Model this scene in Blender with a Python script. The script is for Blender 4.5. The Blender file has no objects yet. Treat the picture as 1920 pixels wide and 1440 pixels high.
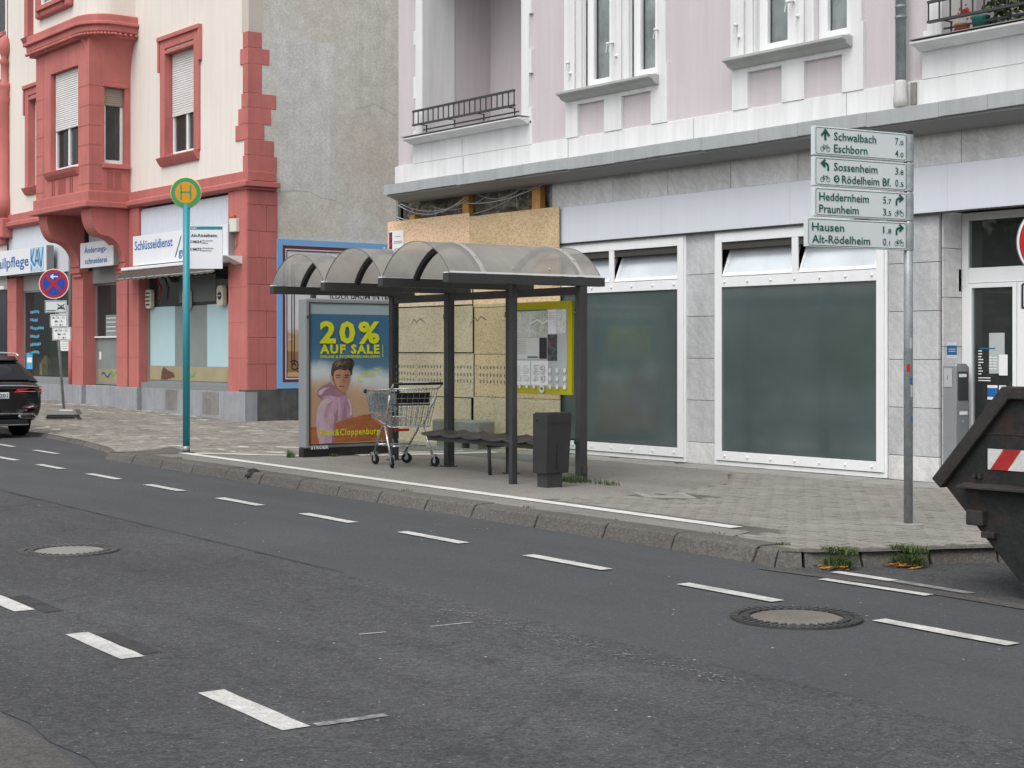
import bpy, bmesh, math, random
from mathutils import Vector, Matrix
random.seed(11)
R = math.radians
scn = bpy.context.scene
col = scn.collection

# ------------------------------------------------------------------ camera
cam_d = bpy.data.cameras.new('camera'); cam = bpy.data.objects.new('camera', cam_d); col.objects.link(cam)
cam.location = (0, 0, 1.60); cam.rotation_euler = (R(90), 0, R(52.058))
cam_d.sensor_width = 36; cam_d.lens = 55.31; cam_d.shift_y = -62 / 1920
cam_d.clip_start = .1; cam_d.clip_end = 900
scn.camera = cam
# ------------------------------------------------------------------ sky + soft sun (overcast)
SUN_EL, SUN_AZ = 58, 158          # azimuth measured clockwise from +Y: light from the street side, a little from the left
w = bpy.data.worlds.new('World'); scn.world = w; w.use_nodes = True
nt = w.node_tree; bg = nt.nodes['Background']
sky = nt.nodes.new('ShaderNodeTexSky'); sky.sky_type = 'NISHITA'; sky.sun_disc = False
sky.sun_elevation = R(SUN_EL); sky.sun_rotation = R(SUN_AZ); sky.air_density = 1.3; sky.dust_density = 4; sky.ozone_density = 1
hs = nt.nodes.new('ShaderNodeHueSaturation'); hs.inputs['Saturation'].default_value = .22
nt.links.new(sky.outputs[0], hs.inputs['Color']); nt.links.new(hs.outputs[0], bg.inputs['Color'])
bg.inputs['Strength'].default_value = .15
sd = bpy.data.lights.new('sun', 'SUN'); sd.energy = .5; sd.angle = R(45); sd.color = (1, .97, .93)
so = bpy.data.objects.new('sun', sd); col.objects.link(so)
az, el = R(SUN_AZ), R(SUN_EL)
sv = Vector((math.sin(az) * math.cos(el), math.cos(az) * math.cos(el), math.sin(el)))
so.rotation_euler = sv.to_track_quat('Z', 'Y').to_euler(); so.location = (0, -10, 20)
vs = scn.view_settings
vs.view_transform = 'Standard'; vs.look = 'None'; vs.exposure = 0.58; vs.gamma = 1; vs.use_curve_mapping = False

# ------------------------------------------------------------------ materials
MATS = {}
def _nodes(name):
    m = bpy.data.materials.new(name); m.use_nodes = True; MATS[name] = m
    n = m.node_tree.nodes; l = m.node_tree.links
    return m, n, l, n['Principled BSDF']
def _noise(n, l, vec, scale, detail=4, rough=.55):
    t = n.new('ShaderNodeTexNoise'); t.inputs['Scale'].default_value = scale
    t.inputs['Detail'].default_value = detail; t.inputs['Roughness'].default_value = rough
    l.new(vec, t.inputs['Vector']); return t.outputs['Fac']
def _map(n, l, fac, a, b, lo=.3, hi=.7):
    r = n.new('ShaderNodeMapRange'); r.inputs['From Min'].default_value = lo; r.inputs['From Max'].default_value = hi
    r.inputs['To Min'].default_value = a; r.inputs['To Max'].default_value = b; l.new(fac, r.inputs['Value']); return r.outputs[0]
def _math(n, l, op, a, b):
    m = n.new('ShaderNodeMath'); m.operation = op
    for i, x in enumerate((a, b)):
        if isinstance(x, (int, float)): m.inputs[i].default_value = x
        else: l.new(x, m.inputs[i])
    return m.outputs[0]
def _scaled(n, l, pos, sc):
    v = n.new('ShaderNodeVectorMath'); v.operation = 'MULTIPLY'; l.new(pos, v.inputs[0]); v.inputs[1].default_value = sc; return v.outputs[0]
def _mulcol(n, l, c, fac):
    mx = n.new('ShaderNodeVectorMath'); mx.operation = 'SCALE'
    if isinstance(c, (tuple, list)): mx.inputs[0].default_value = c[:3]
    else: l.new(c, mx.inputs[0])
    l.new(fac, mx.inputs['Scale']); return mx.outputs[0]
def _mix(n, l, f, a, b):
    m = n.new('ShaderNodeMix'); m.data_type = 'RGBA'
    if isinstance(f, (int, float)): m.inputs[0].default_value = f
    else: l.new(f, m.inputs[0])
    for i, x in ((6, a), (7, b)):
        if isinstance(x, (tuple, list)): m.inputs[i].default_value = (*x[:3], 1)
        else: l.new(x, m.inputs[i])
    return m.outputs[2]
def _bump(n, l, p, h, strength, dist=.01):
    b = n.new('ShaderNodeBump'); b.inputs['Strength'].default_value = strength; b.inputs['Distance'].default_value = dist
    l.new(h, b.inputs['Height']); l.new(b.outputs[0], p.inputs['Normal'])
def mat(name, c, rough=.6, spec=.3, metal=0, v=.06, vs=1.5, f=.05, fs=60, bump=0, streak=0, dirt=0, dirtcol=(.06, .055, .045), obj_var=0, space='world'):
    m, n, l, p = _nodes(name)
    if space == 'world': g = n.new('ShaderNodeNewGeometry'); pos = g.outputs['Position']
    else: g = n.new('ShaderNodeTexCoord'); pos = g.outputs['Object']
    a = _map(n, l, _noise(n, l, pos, vs, 5), 1 - v, 1 + v)
    fn = _noise(n, l, pos, fs, 3)
    b = _map(n, l, fn, 1 - f, 1 + f)
    fac = _math(n, l, 'MULTIPLY', a, b)
    if streak:
        s = _noise(n, l, _scaled(n, l, pos, (5, 5, .35)), 1.3, 5, .65)
        fac = _math(n, l, 'MULTIPLY', fac, _map(n, l, s, 1 - streak, 1.0, .3, .62))
    if obj_var:
        oi = n.new('ShaderNodeObjectInfo'); fac = _math(n, l, 'MULTIPLY', fac, _map(n, l, oi.outputs['Random'], 1 - obj_var, 1 + obj_var, 0, 1))
    c2 = _mulcol(n, l, c, fac)
    if dirt:
        d = _noise(n, l, pos, 3.1, 8, .7)
        c2 = _mix(n, l, _map(n, l, d, 0, dirt, .5, .72), c2, dirtcol)
    l.new(c2, p.inputs['Base Color'])
    p.inputs['Metallic'].default_value = metal; p.inputs['Specular IOR Level'].default_value = spec
    l.new(_map(n, l, fn, max(rough - .07, .02), min(rough + .07, 1)), p.inputs['Roughness'])
    if bump: _bump(n, l, p, fn, bump)
    return m

WHITE = mat('white_paint', (.74, .74, .745), .55, v=.03, f=.02, fs=90, bump=.04, streak=.14)
TRIM = mat('white_window_frame', (.80, .81, .82), .35, .4, v=.02, f=.015, streak=.05)
PINK = mat('pink_render', (.57, .52, .54), .8, .15, v=.035, vs=.9, f=.05, fs=130, bump=.12, streak=.08)
CREAM = mat('cream_render', (.76, .71, .65), .8, .15, v=.03, vs=.6, f=.03, fs=120, bump=.08, streak=.07)
RED = mat('red_stone_paint', (.495, .165, .148), .7, .2, v=.10, vs=1.2, f=.05, fs=60, bump=.08, streak=.13, obj_var=.045, dirt=.10, dirtcol=(.22, .10, .09))
REDDK = mat('red_joint', (.36, .12, .11), .85, .1)
PLINTH = mat('grey_plinth_paint', (.315, .325, .35), .7, .2, v=.08, f=.06, bump=.2, streak=.18, dirt=.25)
PLINTHDK = mat('dark_bitumen_plinth', (.105, .107, .108), .8, .2, v=.2, f=.1, bump=.3, streak=.3, dirt=.4, dirtcol=(.2, .19, .17))
ALU = mat('anodised_fascia', (.66, .69, .75), .45, .35, v=.015, vs=.4, f=.01, streak=.03)
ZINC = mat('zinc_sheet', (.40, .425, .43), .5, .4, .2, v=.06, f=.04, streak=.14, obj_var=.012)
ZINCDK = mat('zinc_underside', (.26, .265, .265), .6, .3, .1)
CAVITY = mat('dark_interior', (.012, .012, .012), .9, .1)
ROOM = mat('room_grey', (.10, .10, .095), .9, .1, v=.3, vs=.7)
DARKMET = mat('anthracite_metal', (.042, .043, .043), .45, .45, .1, v=.08, f=.06, obj_var=.05, dirt=.12, dirtcol=(.16, .15, .14))
BLACK = mat('black_plastic', (.018, .018, .019), .5, .4)
CASE = mat('grey_case_metal', (.27, .285, .29), .4, .45, .25, v=.04)
STEEL = mat('galvanised_steel', (.30, .33, .34), .45, .5, .45, v=.18, vs=9, f=.12, fs=60)
CHROME = mat('chromed_wire', (.62, .63, .64), .25, .5, .9, v=.05)
TURQ = mat('turquoise_paint', (.025, .24, .30), .35, .45, v=.05)
WOOD = mat('timber_stud', (.52, .27, .085), .7, .25, v=.2, vs=6, f=.12, fs=30)
CONC = mat('weathered_concrete', (.22, .215, .20), .85, .2, v=.2, f=.15, bump=.5, dirt=.4)
PAPER = mat('paper', (.78, .79, .80), .6, .3, v=.02)
RENDERGREY = mat('slat_grey', (.62, .62, .60), .6, .3, v=.05)
SHUT = mat('roller_shutter', (.66, .655, .64), .5, .3, v=.04, streak=.06)
SHUTDK = mat('roller_shutter_brown', (.30, .26, .22), .5, .3)
ROPE = mat('grey_cable', (.50, .50, .50), .6, .3)
MARK = mat('road_marking', (.47, .465, .445), .85, .15, v=.16, vs=6, f=.22, fs=60, dirt=.6, dirtcol=(.16, .16, .16))
MARKW = mat('worn_road_marking', (.20, .20, .20), .85, .15, v=.35, vs=9, f=.45, fs=40)
MARKB = mat('pavement_marking', (.58, .57, .545), .8, .2, v=.1, vs=4, f=.1, fs=70, dirt=.25, dirtcol=(.25, .24, .22))
SKIP = mat('skip_steel', (.017, .018, .018), .6, .35, .1, v=.3, vs=5, f=.2, fs=40, dirt=.75, dirtcol=(.065, .038, .026), bump=.2)
SKIPRIM = mat('skip_rim_steel', (.032, .031, .029), .7, .3, .1, v=.3, vs=7, f=.2, fs=40, dirt=.5, dirtcol=(.085, .055, .04), bump=.2)
RUBBER = mat('tyre_rubber', (.012, .012, .012), .8, .2)
def flatmat(name, c, rough=.5, spec=.3, **k): return mat(name, c, rough, spec, v=k.pop('v', .03), f=k.pop('f', .02), **k)
SIGNW = flatmat('sign_white_film', (.62, .66, .67), .4)
SIGNG = flatmat('sign_green', (.004, .085, .065), .5)
HYEL = flatmat('stop_disc_amber', (.62, .28, .012), .4)
HGRN = flatmat('stop_disc_green', (.035, .27, .13), .4)
HRIM = flatmat('stop_disc_rim', (.62, .55, .12), .4)
SIGNRED = flatmat('sign_red', (.42, .018, .02), .4)
SIGNBLUE = flatmat('sign_blue', (.018, .06, .34), .4)
PANELW = flatmat('stop_panel_white', (.72, .73, .77), .4)
TXT = flatmat('black_print', (.02, .02, .022))
BLUEP = flatmat('blue_print', (.02, .13, .38))
SHOPW = flatmat('shop_sign_white', (.74, .76, .79), .35)
YEL = flatmat('mustard_frame', (.40, .36, .012), .4)
ADYEL = flatmat('poster_yellow', (.72, .76, .012), .4)
SKYB = flatmat('pale_blue_film', (.43, .60, .64), .4)
FROST = mat('frosted_film', (.22, .25, .24), .6, .3, v=.1)
FROSTY = mat('sandy_film', (.33, .29, .18), .6, .3, v=.15)
BROWN = mat('awning_canvas', (.085, .07, .062), .85, .1, v=.2, vs=8, f=.15)
GREENM = flatmat('green_print', (.03, .16, .12))
GREYP = flatmat('grey_print', (.40, .41, .42))

def glass(name, tint, base, rough=.03, opacity=.5, spec=.5):
    m, n, l, p = _nodes(name)
    p.inputs['Base Color'].default_value = (*base, 1); p.inputs['Roughness'].default_value = rough; p.inputs['Specular IOR Level'].default_value = spec
    t = n.new('ShaderNodeBsdfTransparent'); t.inputs[0].default_value = (*tint, 1)
    mx = n.new('ShaderNodeMixShader'); mx.inputs[0].default_value = opacity
    l.new(t.outputs[0], mx.inputs[1]); l.new(p.outputs[0], mx.inputs[2]); l.new(mx.outputs[0], n['Material Output'].inputs['Surface'])
    return m
GLASS = glass('clear_glass', (.88, .93, .91), (.03, .04, .04), .02, .08)
SHOPGL = glass('shop_glass', (.85, .9, .88), (.07, .078, .076), .02, .34, 1.0)
WINGL = glass('window_glass', (.92, .95, .95), (.09, .095, .095), .02, .24, 1.0)
def panefilm(name, c, rough=.09):
    m, n, l, p = _nodes(name)
    g = n.new('ShaderNodeNewGeometry')
    a = _map(n, l, _noise(n, l, g.outputs['Position'], .9, 4), .82, 1.18)
    l.new(_mulcol(n, l, c, a), p.inputs['Base Color']); p.inputs['Roughness'].default_value = rough; p.inputs['Specular IOR Level'].default_value = .9; p.inputs['Coat Weight'].default_value = 1; p.inputs['Coat Roughness'].default_value = .07
    return m
TEAL = panefilm('dark_teal_film_glass', (.072, .100, .099), .12)
MILK = panefilm('milky_film_glass', (.60, .65, .69), .15)
def roofmat():
    m, n, l, p = _nodes('smoked_polycarbonate')
    g = n.new('ShaderNodeNewGeometry'); d = _noise(n, l, _scaled(n, l, g.outputs['Position'], (1, 1, .5)), 2.3, 7, .65)
    c = _mulcol(n, l, (.50, .485, .455), _map(n, l, d, .82, 1.15))
    l.new(c, p.inputs['Base Color']); p.inputs['Roughness'].default_value = .3
    tl = n.new('ShaderNodeBsdfTranslucent'); l.new(c, tl.inputs[0])
    tr = n.new('ShaderNodeBsdfTransparent'); tr.inputs[0].default_value = (.62, .58, .52, 1)
    m1 = n.new('ShaderNodeMixShader'); m1.inputs[0].default_value = .5; l.new(p.outputs[0], m1.inputs[1]); l.new(tl.outputs[0], m1.inputs[2])
    m2 = n.new('ShaderNodeMixShader'); m2.inputs[0].default_value = .27; l.new(m1.outputs[0], m2.inputs[1]); l.new(tr.outputs[0], m2.inputs[2])
    l.new(m2.outputs[0], n['Material Output'].inputs['Surface']); return m
ROOFPC = roofmat()
def asphalt(name, c, grain, gs, big=.10, crack=0, bump=.6, spots=0):
    m, n, l, p = _nodes(name)
    g = n.new('ShaderNodeNewGeometry'); pos = g.outputs['Position']
    a = _map(n, l, _noise(n, l, pos, .35, 6, .6), 1 - big, 1 + big)
    a2 = _map(n, l, _noise(n, l, _scaled(n, l, pos, (.25, 1.6, 1)), 1.2, 4), 1 - big * .7, 1 + big * .7)
    fn = _noise(n, l, pos, gs, 2, .7); b = _map(n, l, fn, 1 - grain, 1 + grain, .3, .7)
    vo = n.new('ShaderNodeTexVoronoi'); vo.inputs['Scale'].default_value = gs * .55; l.new(pos, vo.inputs['Vector'])
    b2 = _map(n, l, vo.outputs['Color'], 1 - grain * .6, 1 + grain * .9, 0, 1)
    fac = _math(n, l, 'MULTIPLY', _math(n, l, 'MULTIPLY', a, a2), _math(n, l, 'MULTIPLY', b, b2))
    c2 = _mulcol(n, l, c, fac)
    if spots:
        sp = _map(n, l, _noise(n, l, pos, 38, 1, .4), 0, 1, .735, .76); c2 = _mix(n, l, _math(n, l, 'MULTIPLY', sp, spots), c2, (.34, .34, .33))
    if crack:
        v2 = n.new('ShaderNodeTexVoronoi'); v2.feature = 'DISTANCE_TO_EDGE'; v2.inputs['Scale'].default_value = .55; 
        wv = n.new('ShaderNodeVectorMath'); wv.operation = 'ADD'; l.new(pos, wv.inputs[0])
        nn = n.new('ShaderNodeTexNoise'); nn.inputs['Scale'].default_value = 2.2; nn.inputs['Detail'].default_value = 6; l.new(pos, nn.inputs['Vector'])
        l.new(_mulcol(n, l, nn.outputs['Color'], _math(n, l, 'ADD', .9, 0)), wv.inputs[1]); l.new(wv.outputs[0], v2.inputs['Vector'])
        ck = _map(n, l, v2.outputs['Distance'], crack, 0, 0.0, .012)
        c2 = _mix(n, l, ck, c2, (.02, .02, .02))
    l.new(c2, p.inputs['Base Color']); p.inputs['Roughness'].default_value = .85; p.inputs['Specular IOR Level'].default_value = .25
    _bump(n, l, p, _math(n, l, 'ADD', fn, vo.outputs['Distance']), bump, .006)
    return m
ASPH = asphalt('coarse_asphalt', (.056, .057, .0585), .46, 75, .20, .45, .5, .5)
ASPH2 = asphalt('fine_asphalt', (.0605, .063, .0665), .26, 120, .11, 0, .3, .35)
ASPH3 = asphalt('patched_light_asphalt', (.079, .077, .073), .30, 70, .12, .3, .6)
ASPHW = asphalt('footway_asphalt', (.186, .179, .163), .22, 110, .14, .25, .4, .4)
GROUND = asphalt('ground_asphalt', (.09, .09, .09), .25, 60, .1)
KERBM = asphalt('kerb_concrete', (.098, .092, .083), .28, 70, .16, 0, .7)
def paver_mat(name, c, c2, var):
    m, n, l, p = _nodes(name)
    g = n.new('ShaderNodeNewGeometry'); oi = n.new('ShaderNodeObjectInfo'); pos = g.outputs['Position']
    rnd = _math(n, l, 'FRACT', _math(n, l, 'ADD', g.outputs['Random Per Island'], oi.outputs['Random']), 0)
    base = _mix(n, l, _map(n, l, _noise(n, l, pos, .8, 5), 0, 1, .38, .62), c, c2)
    fac = _math(n, l, 'MULTIPLY', _map(n, l, rnd, 1 - var, 1 + var, 0, 1), _map(n, l, _noise(n, l, pos, 90, 3, .7), .8, 1.2))
    fac = _math(n, l, 'MULTIPLY', fac, _map(n, l, _noise(n, l, pos, 2.2, 6, .6), .88, 1.10))
    l.new(_mulcol(n, l, base, fac), p.inputs['Base Color']); p.inputs['Roughness'].default_value = .85; p.inputs['Specular IOR Level'].default_value = .2
    _bump(n, l, p, _noise(n, l, pos, 140, 3), .4, .006); return m
PAVER = paver_mat('concrete_paver', (.235, .227, .206), (.232, .216, .195), .06)
COBBLE = paver_mat('mosaic_sett', (.21, .195, .17), (.17, .16, .145), .35)
JOINT = mat('joint_sand', (.115, .11, .10), .95, .05, v=.2, f=.2)
SLAB = mat('wall_strip_slab', (.27, .265, .245), .85, .15, v=.12, vs=3, f=.12, bump=.4, dirt=.2)
def stone_mat(name, c):
    m, n, l, p = _nodes(name)
    g = n.new('ShaderNodeNewGeometry'); oi = n.new('ShaderNodeObjectInfo'); pos = g.outputs['Position']
    ad = n.new('ShaderNodeVectorMath'); ad.operation = 'ADD'; l.new(pos, ad.inputs[0]); l.new(_mulcol(n, l, (7., 3., 5.), oi.outputs['Random']), ad.inputs[1])
    wv = n.new('ShaderNodeTexWave'); wv.inputs['Scale'].default_value = 2.2; wv.inputs['Distortion'].default_value = 14; wv.inputs['Detail'].default_value = 5; wv.inputs['Detail Scale'].default_value = 1.6
    rt = n.new('ShaderNodeVectorRotate'); rt.inputs['Angle'].default_value = .9; rt.inputs['Axis'].default_value = (0, 1, 0); l.new(ad.outputs[0], rt.inputs['Vector']); l.new(rt.outputs[0], wv.inputs['Vector'])
    a = _map(n, l, wv.outputs['Fac'], .95, 1.05, 0, 1)
    a = _math(n, l, 'MULTIPLY', a, _map(n, l, _noise(n, l, pos, 45, 5, .7), .86, 1.14)); a = _math(n, l, 'MULTIPLY', a, _map(n, l, oi.outputs['Random'], .93, 1.06, 0, 1))
    a = _math(n, l, 'MULTIPLY', a, _map(n, l, _noise(n, l, _scaled(n, l, pos, (2, 2, .6)), 1.4, 6, .65), .84, 1.1, .3, .6))
    l.new(_mulcol(n, l, c, a), p.inputs['Base Color']); p.inputs['Roughness'].default_value = .5; p.inputs['Specular IOR Level'].default_value = .35
    return m
STONE = stone_mat('grey_marble_slab', (.47, .475, .485))
STONELT = stone_mat('lightened_marble_slab', (.62, .62, .615))  # paler copy of the marble, colour raised to offset the ledge's shade
def firewall_mat():
    m, n, l, p = _nodes('bare_grey_render')
    g = n.new('ShaderNodeNewGeometry'); pos = g.outputs['Position']
    a = _mix(n, l, _map(n, l, _noise(n, l, pos, .55, 6, .6), 0, 1, .38, .62), (.62, .605, .56), (.56, .52, .46))
    b = _mix(n, l, _map(n, l, _noise(n, l, _scaled(n, l, pos, (1, 1, .45)), .8, 5), 0, .75, .55, .68), a, (.63, .645, .66))
    b = _mix(n, l, _map(n, l, _noise(n, l, pos, 12, 6, .75), 0, .7, .60, .72), b, (.27, .255, .22))
    f = _math(n, l, 'MULTIPLY', _map(n, l, _noise(n, l, pos, 30, 5, .75), .78, 1.2), _map(n, l, _noise(n, l, pos, 4.5, 6, .7), .86, 1.10))
    l.new(_mulcol(n, l, b, f), p.inputs['Base Color']); p.inputs['Roughness'].default_value = .95; p.inputs['Specular IOR Level'].default_value = .1
    _bump(n, l, p, _noise(n, l, pos, 30, 6, .75), .3, .008); return m
FIRE = firewall_mat()
def osb_mat(name, c1, c2, c3):
    m, n, l, p = _nodes(name)
    g = n.new('ShaderNodeNewGeometry'); pos = g.outputs['Position']; oi = n.new('ShaderNodeObjectInfo')
    v1 = n.new('ShaderNodeTexVoronoi'); v1.inputs['Scale'].default_value = 1; l.new(_scaled(n, l, pos, (38, 38, 62)), v1.inputs['Vector'])
    sp = n.new('ShaderNodeSeparateColor'); l.new(v1.outputs['Color'], sp.inputs[0])
    a = _mix(n, l, _map(n, l, sp.outputs[0], 0, 1, .1, .95), c1, c2)
    a = _mix(n, l, _map(n, l, sp.outputs[1], 0, .75, .72, .9), a, c3)
    f = _math(n, l, 'MULTIPLY', _map(n, l, _noise(n, l, pos, 90, 3, .7), .85, 1.15), _map(n, l, _noise(n, l, pos, 1.1, 5), .84, 1.12))
    f = _math(n, l, 'MULTIPLY', f, _map(n, l, oi.outputs['Random'], .95, 1.05, 0, 1))
    l.new(_mulcol(n, l, a, f), p.inputs['Base Color']); p.inputs['Roughness'].default_value = .8; p.inputs['Specular IOR Level'].default_value = .15
    _bump(n, l, p, v1.outputs['Distance'], .25, .004); return m
OSB = osb_mat('chipboard', (.535, .395, .235), (.615, .475, .305), (.40, .275, .15))
OSBP = osb_mat('pale_chipboard', (.66, .46, .30), (.74, .56, .39), (.46, .29, .17))
OSBG = osb_mat('weathered_chipboard', (.52, .42, .295), (.595, .495, .36), (.40, .31, .205))
def rubble_mat():
    m, n, l, p = _nodes('exposed_old_masonry')
    g = n.new('ShaderNodeNewGeometry'); pos = g.outputs['Position']
    a = _mix(n, l, _map(n, l, _noise(n, l, pos, 3.5, 7, .7), 0, 1, .36, .64), (.13, .11, .09), (.50, .43, .36))
    b = _mix(n, l, _map(n, l, _noise(n, l, pos, 9, 5, .7), 0, .9, .55, .66), a, (.55, .51, .46))
    l.new(b, p.inputs['Base Color']); p.inputs['Roughness'].default_value = .95
    _bump(n, l, p, _noise(n, l, pos, 11, 8, .75), 1, .06); return m
RUBBLE = rubble_mat()
def leaf_mat(name, c):
    m, n, l, p = _nodes(name)
    g = n.new('ShaderNodeNewGeometry')
    c2 = _mulcol(n, l, c, _map(n, l, g.outputs['Random Per Island'], .55, 1.5, 0, 1))
    l.new(c2, p.inputs['Base Color']); p.inputs['Roughness'].default_value = .6
    tl = n.new('ShaderNodeBsdfTranslucent'); l.new(c2, tl.inputs[0]); mx = n.new('ShaderNodeMixShader'); mx.inputs[0].default_value = .3
    l.new(p.outputs[0], mx.inputs[1]); l.new(tl.outputs[0], mx.inputs[2]); l.new(mx.outputs[0], n['Material Output'].inputs['Surface']); return m
LEAF = leaf_mat('foliage', (.075, .115, .045)); GRASS = leaf_mat('grass_blades', (.075, .115, .035)); DRY = leaf_mat('dry_leaves', (.42, .20, .05))
BARK = mat('bark', (.09, .07, .05), .9, .1, v=.3, f=.2, bump=.6)

# ------------------------------------------------------------------ mesh helpers
class MB:
    def __init__(s): s.v = []; s.f = []
    def face(s, pts):
        i = len(s.v); s.v += [tuple(p) for p in pts]; s.f.append(tuple(range(i, i + len(pts)))); return s
    def box(s, x0, x1, y0, y1, z0, z1):
        if x0 > x1: x0, x1 = x1, x0
        if y0 > y1: y0, y1 = y1, y0
        if z0 > z1: z0, z1 = z1, z0
        i = len(s.v)
        s.v += [(x0, y0, z0), (x1, y0, z0), (x1, y1, z0), (x0, y1, z0), (x0, y0, z1), (x1, y0, z1), (x1, y1, z1), (x0, y1, z1)]
        s.f += [tuple(i + k for k in q) for q in ((0, 3, 2, 1), (4, 5, 6, 7), (0, 1, 5, 4), (1, 2, 6, 5), (2, 3, 7, 6), (3, 0, 4, 7))]; return s
    def prism(s, a, b):                       # two matching loops of points
        n = len(a); i = len(s.v); s.v += [tuple(p) for p in a] + [tuple(p) for p in b]
        s.f.append(tuple(i + k for k in reversed(range(n)))); s.f.append(tuple(i + n + k for k in range(n)))
        for k in range(n): s.f.append((i + k, i + (k + 1) % n, i + n + (k + 1) % n, i + n + k))
        return s
    def ext_y(s, prof, y0, y1): return s.prism([(x, y0, z) for x, z in prof], [(x, y1, z) for x, z in prof])
    def ext_x(s, prof, x0, x1): return s.prism([(x0, y, z) for y, z in prof], [(x1, y, z) for y, z in prof])
    def ext_z(s, prof, z0, z1): return s.prism([(x, y, z0) for x, y in prof], [(x, y, z1) for x, y in prof])
    def tube(s, pts, r, n=8, cap=True):
        pts = [Vector(p) for p in pts]; rr = r if isinstance(r, (list, tuple)) else [r] * len(pts); rings = []
        up = None
        for k, p in enumerate(pts):
            t = (pts[min(k + 1, len(pts) - 1)] - pts[max(k - 1, 0)]).normalized()
            if up is None: up = t.orthogonal().normalized()
            up = (up - t * up.dot(t)); up = up.normalized() if up.length > 1e-6 else t.orthogonal().normalized()
            sd_ = t.cross(up); i = len(s.v)
            s.v += [tuple(p + (up * math.cos(2 * math.pi * j / n) + sd_ * math.sin(2 * math.pi * j / n)) * rr[k]) for j in range(n)]; rings.append(i)
        for a, b in zip(rings, rings[1:]):
            for j in range(n): s.f.append((a + j, a + (j + 1) % n, b + (j + 1) % n, b + j))
        if cap: s.f.append(tuple(rings[0] + j for j in reversed(range(n)))); s.f.append(tuple(rings[-1] + j for j in range(n)))
        return s
    def lathe(s, prof, c=(0, 0, 0), n=24, axis='z', cap=True):
        rings = []
        for r, h in prof:
            i = len(s.v); rings.append(i)
            for j in range(n):
                a = 2 * math.pi * j / n; x, y = r * math.cos(a), r * math.sin(a)
                p = {'z': (x, y, h), 'y': (x, h, y), 'x': (h, x, y)}[axis]
                s.v.append((p[0] + c[0], p[1] + c[1], p[2] + c[2]))
        for a, b in zip(rings, rings[1:]):
            for j in range(n): s.f.append((a + j, a + (j + 1) % n, b + (j + 1) % n, b + j))
        if cap: s.f.append(tuple(rings[0] + j for j in reversed(range(n)))); s.f.append(tuple(rings[-1] + j for j in range(n)))
        return s
    def sheet(s, grid):                       # rows of points
        i = len(s.v); m = len(grid[0])
        for row in grid: s.v += [tuple(p) for p in row]
        for a in range(len(grid) - 1):
            for b in range(m - 1): s.f.append((i + a * m + b, i + a * m + b + 1, i + (a + 1) * m + b + 1, i + (a + 1) * m + b))
        return s
    def mesh(s, name):
        me = bpy.data.meshes.new(name); me.from_pydata(s.v, [], s.f); me.update(); return me
BASE = {}
def link(name, me, parent=None, m=None, smooth=False, bevel=0, world=False):
    if m is not None and not me.materials: me.materials.append(m)
    if smooth: me.polygons.foreach_set('use_smooth', [True] * len(me.polygons))
    o = bpy.data.objects.new(name, me); col.objects.link(o)
    if parent is not None:
        o.parent = parent
        if world: o.location = -Vector(BASE.get(parent.name, (0, 0, 0)))
        BASE[o.name] = (0, 0, 0) if world else BASE.get(parent.name, (0, 0, 0))
    if bevel:
        b = o.modifiers.new('bevel', 'BEVEL'); b.width = bevel; b.segments = 2; b.limit_method = 'ANGLE'; b.angle_limit = R(40)
    return o
def part(mb, name, m, parent, smooth=False, bevel=0, world=True): return link(name, mb.mesh(name), parent, m, smooth, bevel, world)
def tag(o, label, cat, group=None):
    o['label'] = label; o['category'] = cat
    if group: o['group'] = group
    return o
def thing(name, label, cat, loc=(0, 0, 0), rz=0, group=None):
    o = bpy.data.objects.new(name, None); col.objects.link(o); o.empty_display_size = .2
    o.location = loc; o.rotation_euler = (0, 0, rz); BASE[o.name] = tuple(loc); return tag(o, label, cat, group)
def struct(name, mb, m, kind='structure', **k):
    o = link(name, mb.mesh(name), None, m, **k); o['kind'] = kind; return o
def copy_tree(o, parent=None):
    c = o.copy(); col.objects.link(c); c.parent = parent
    for ch in list(o.children): copy_tree(ch, c)
    return c

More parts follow.
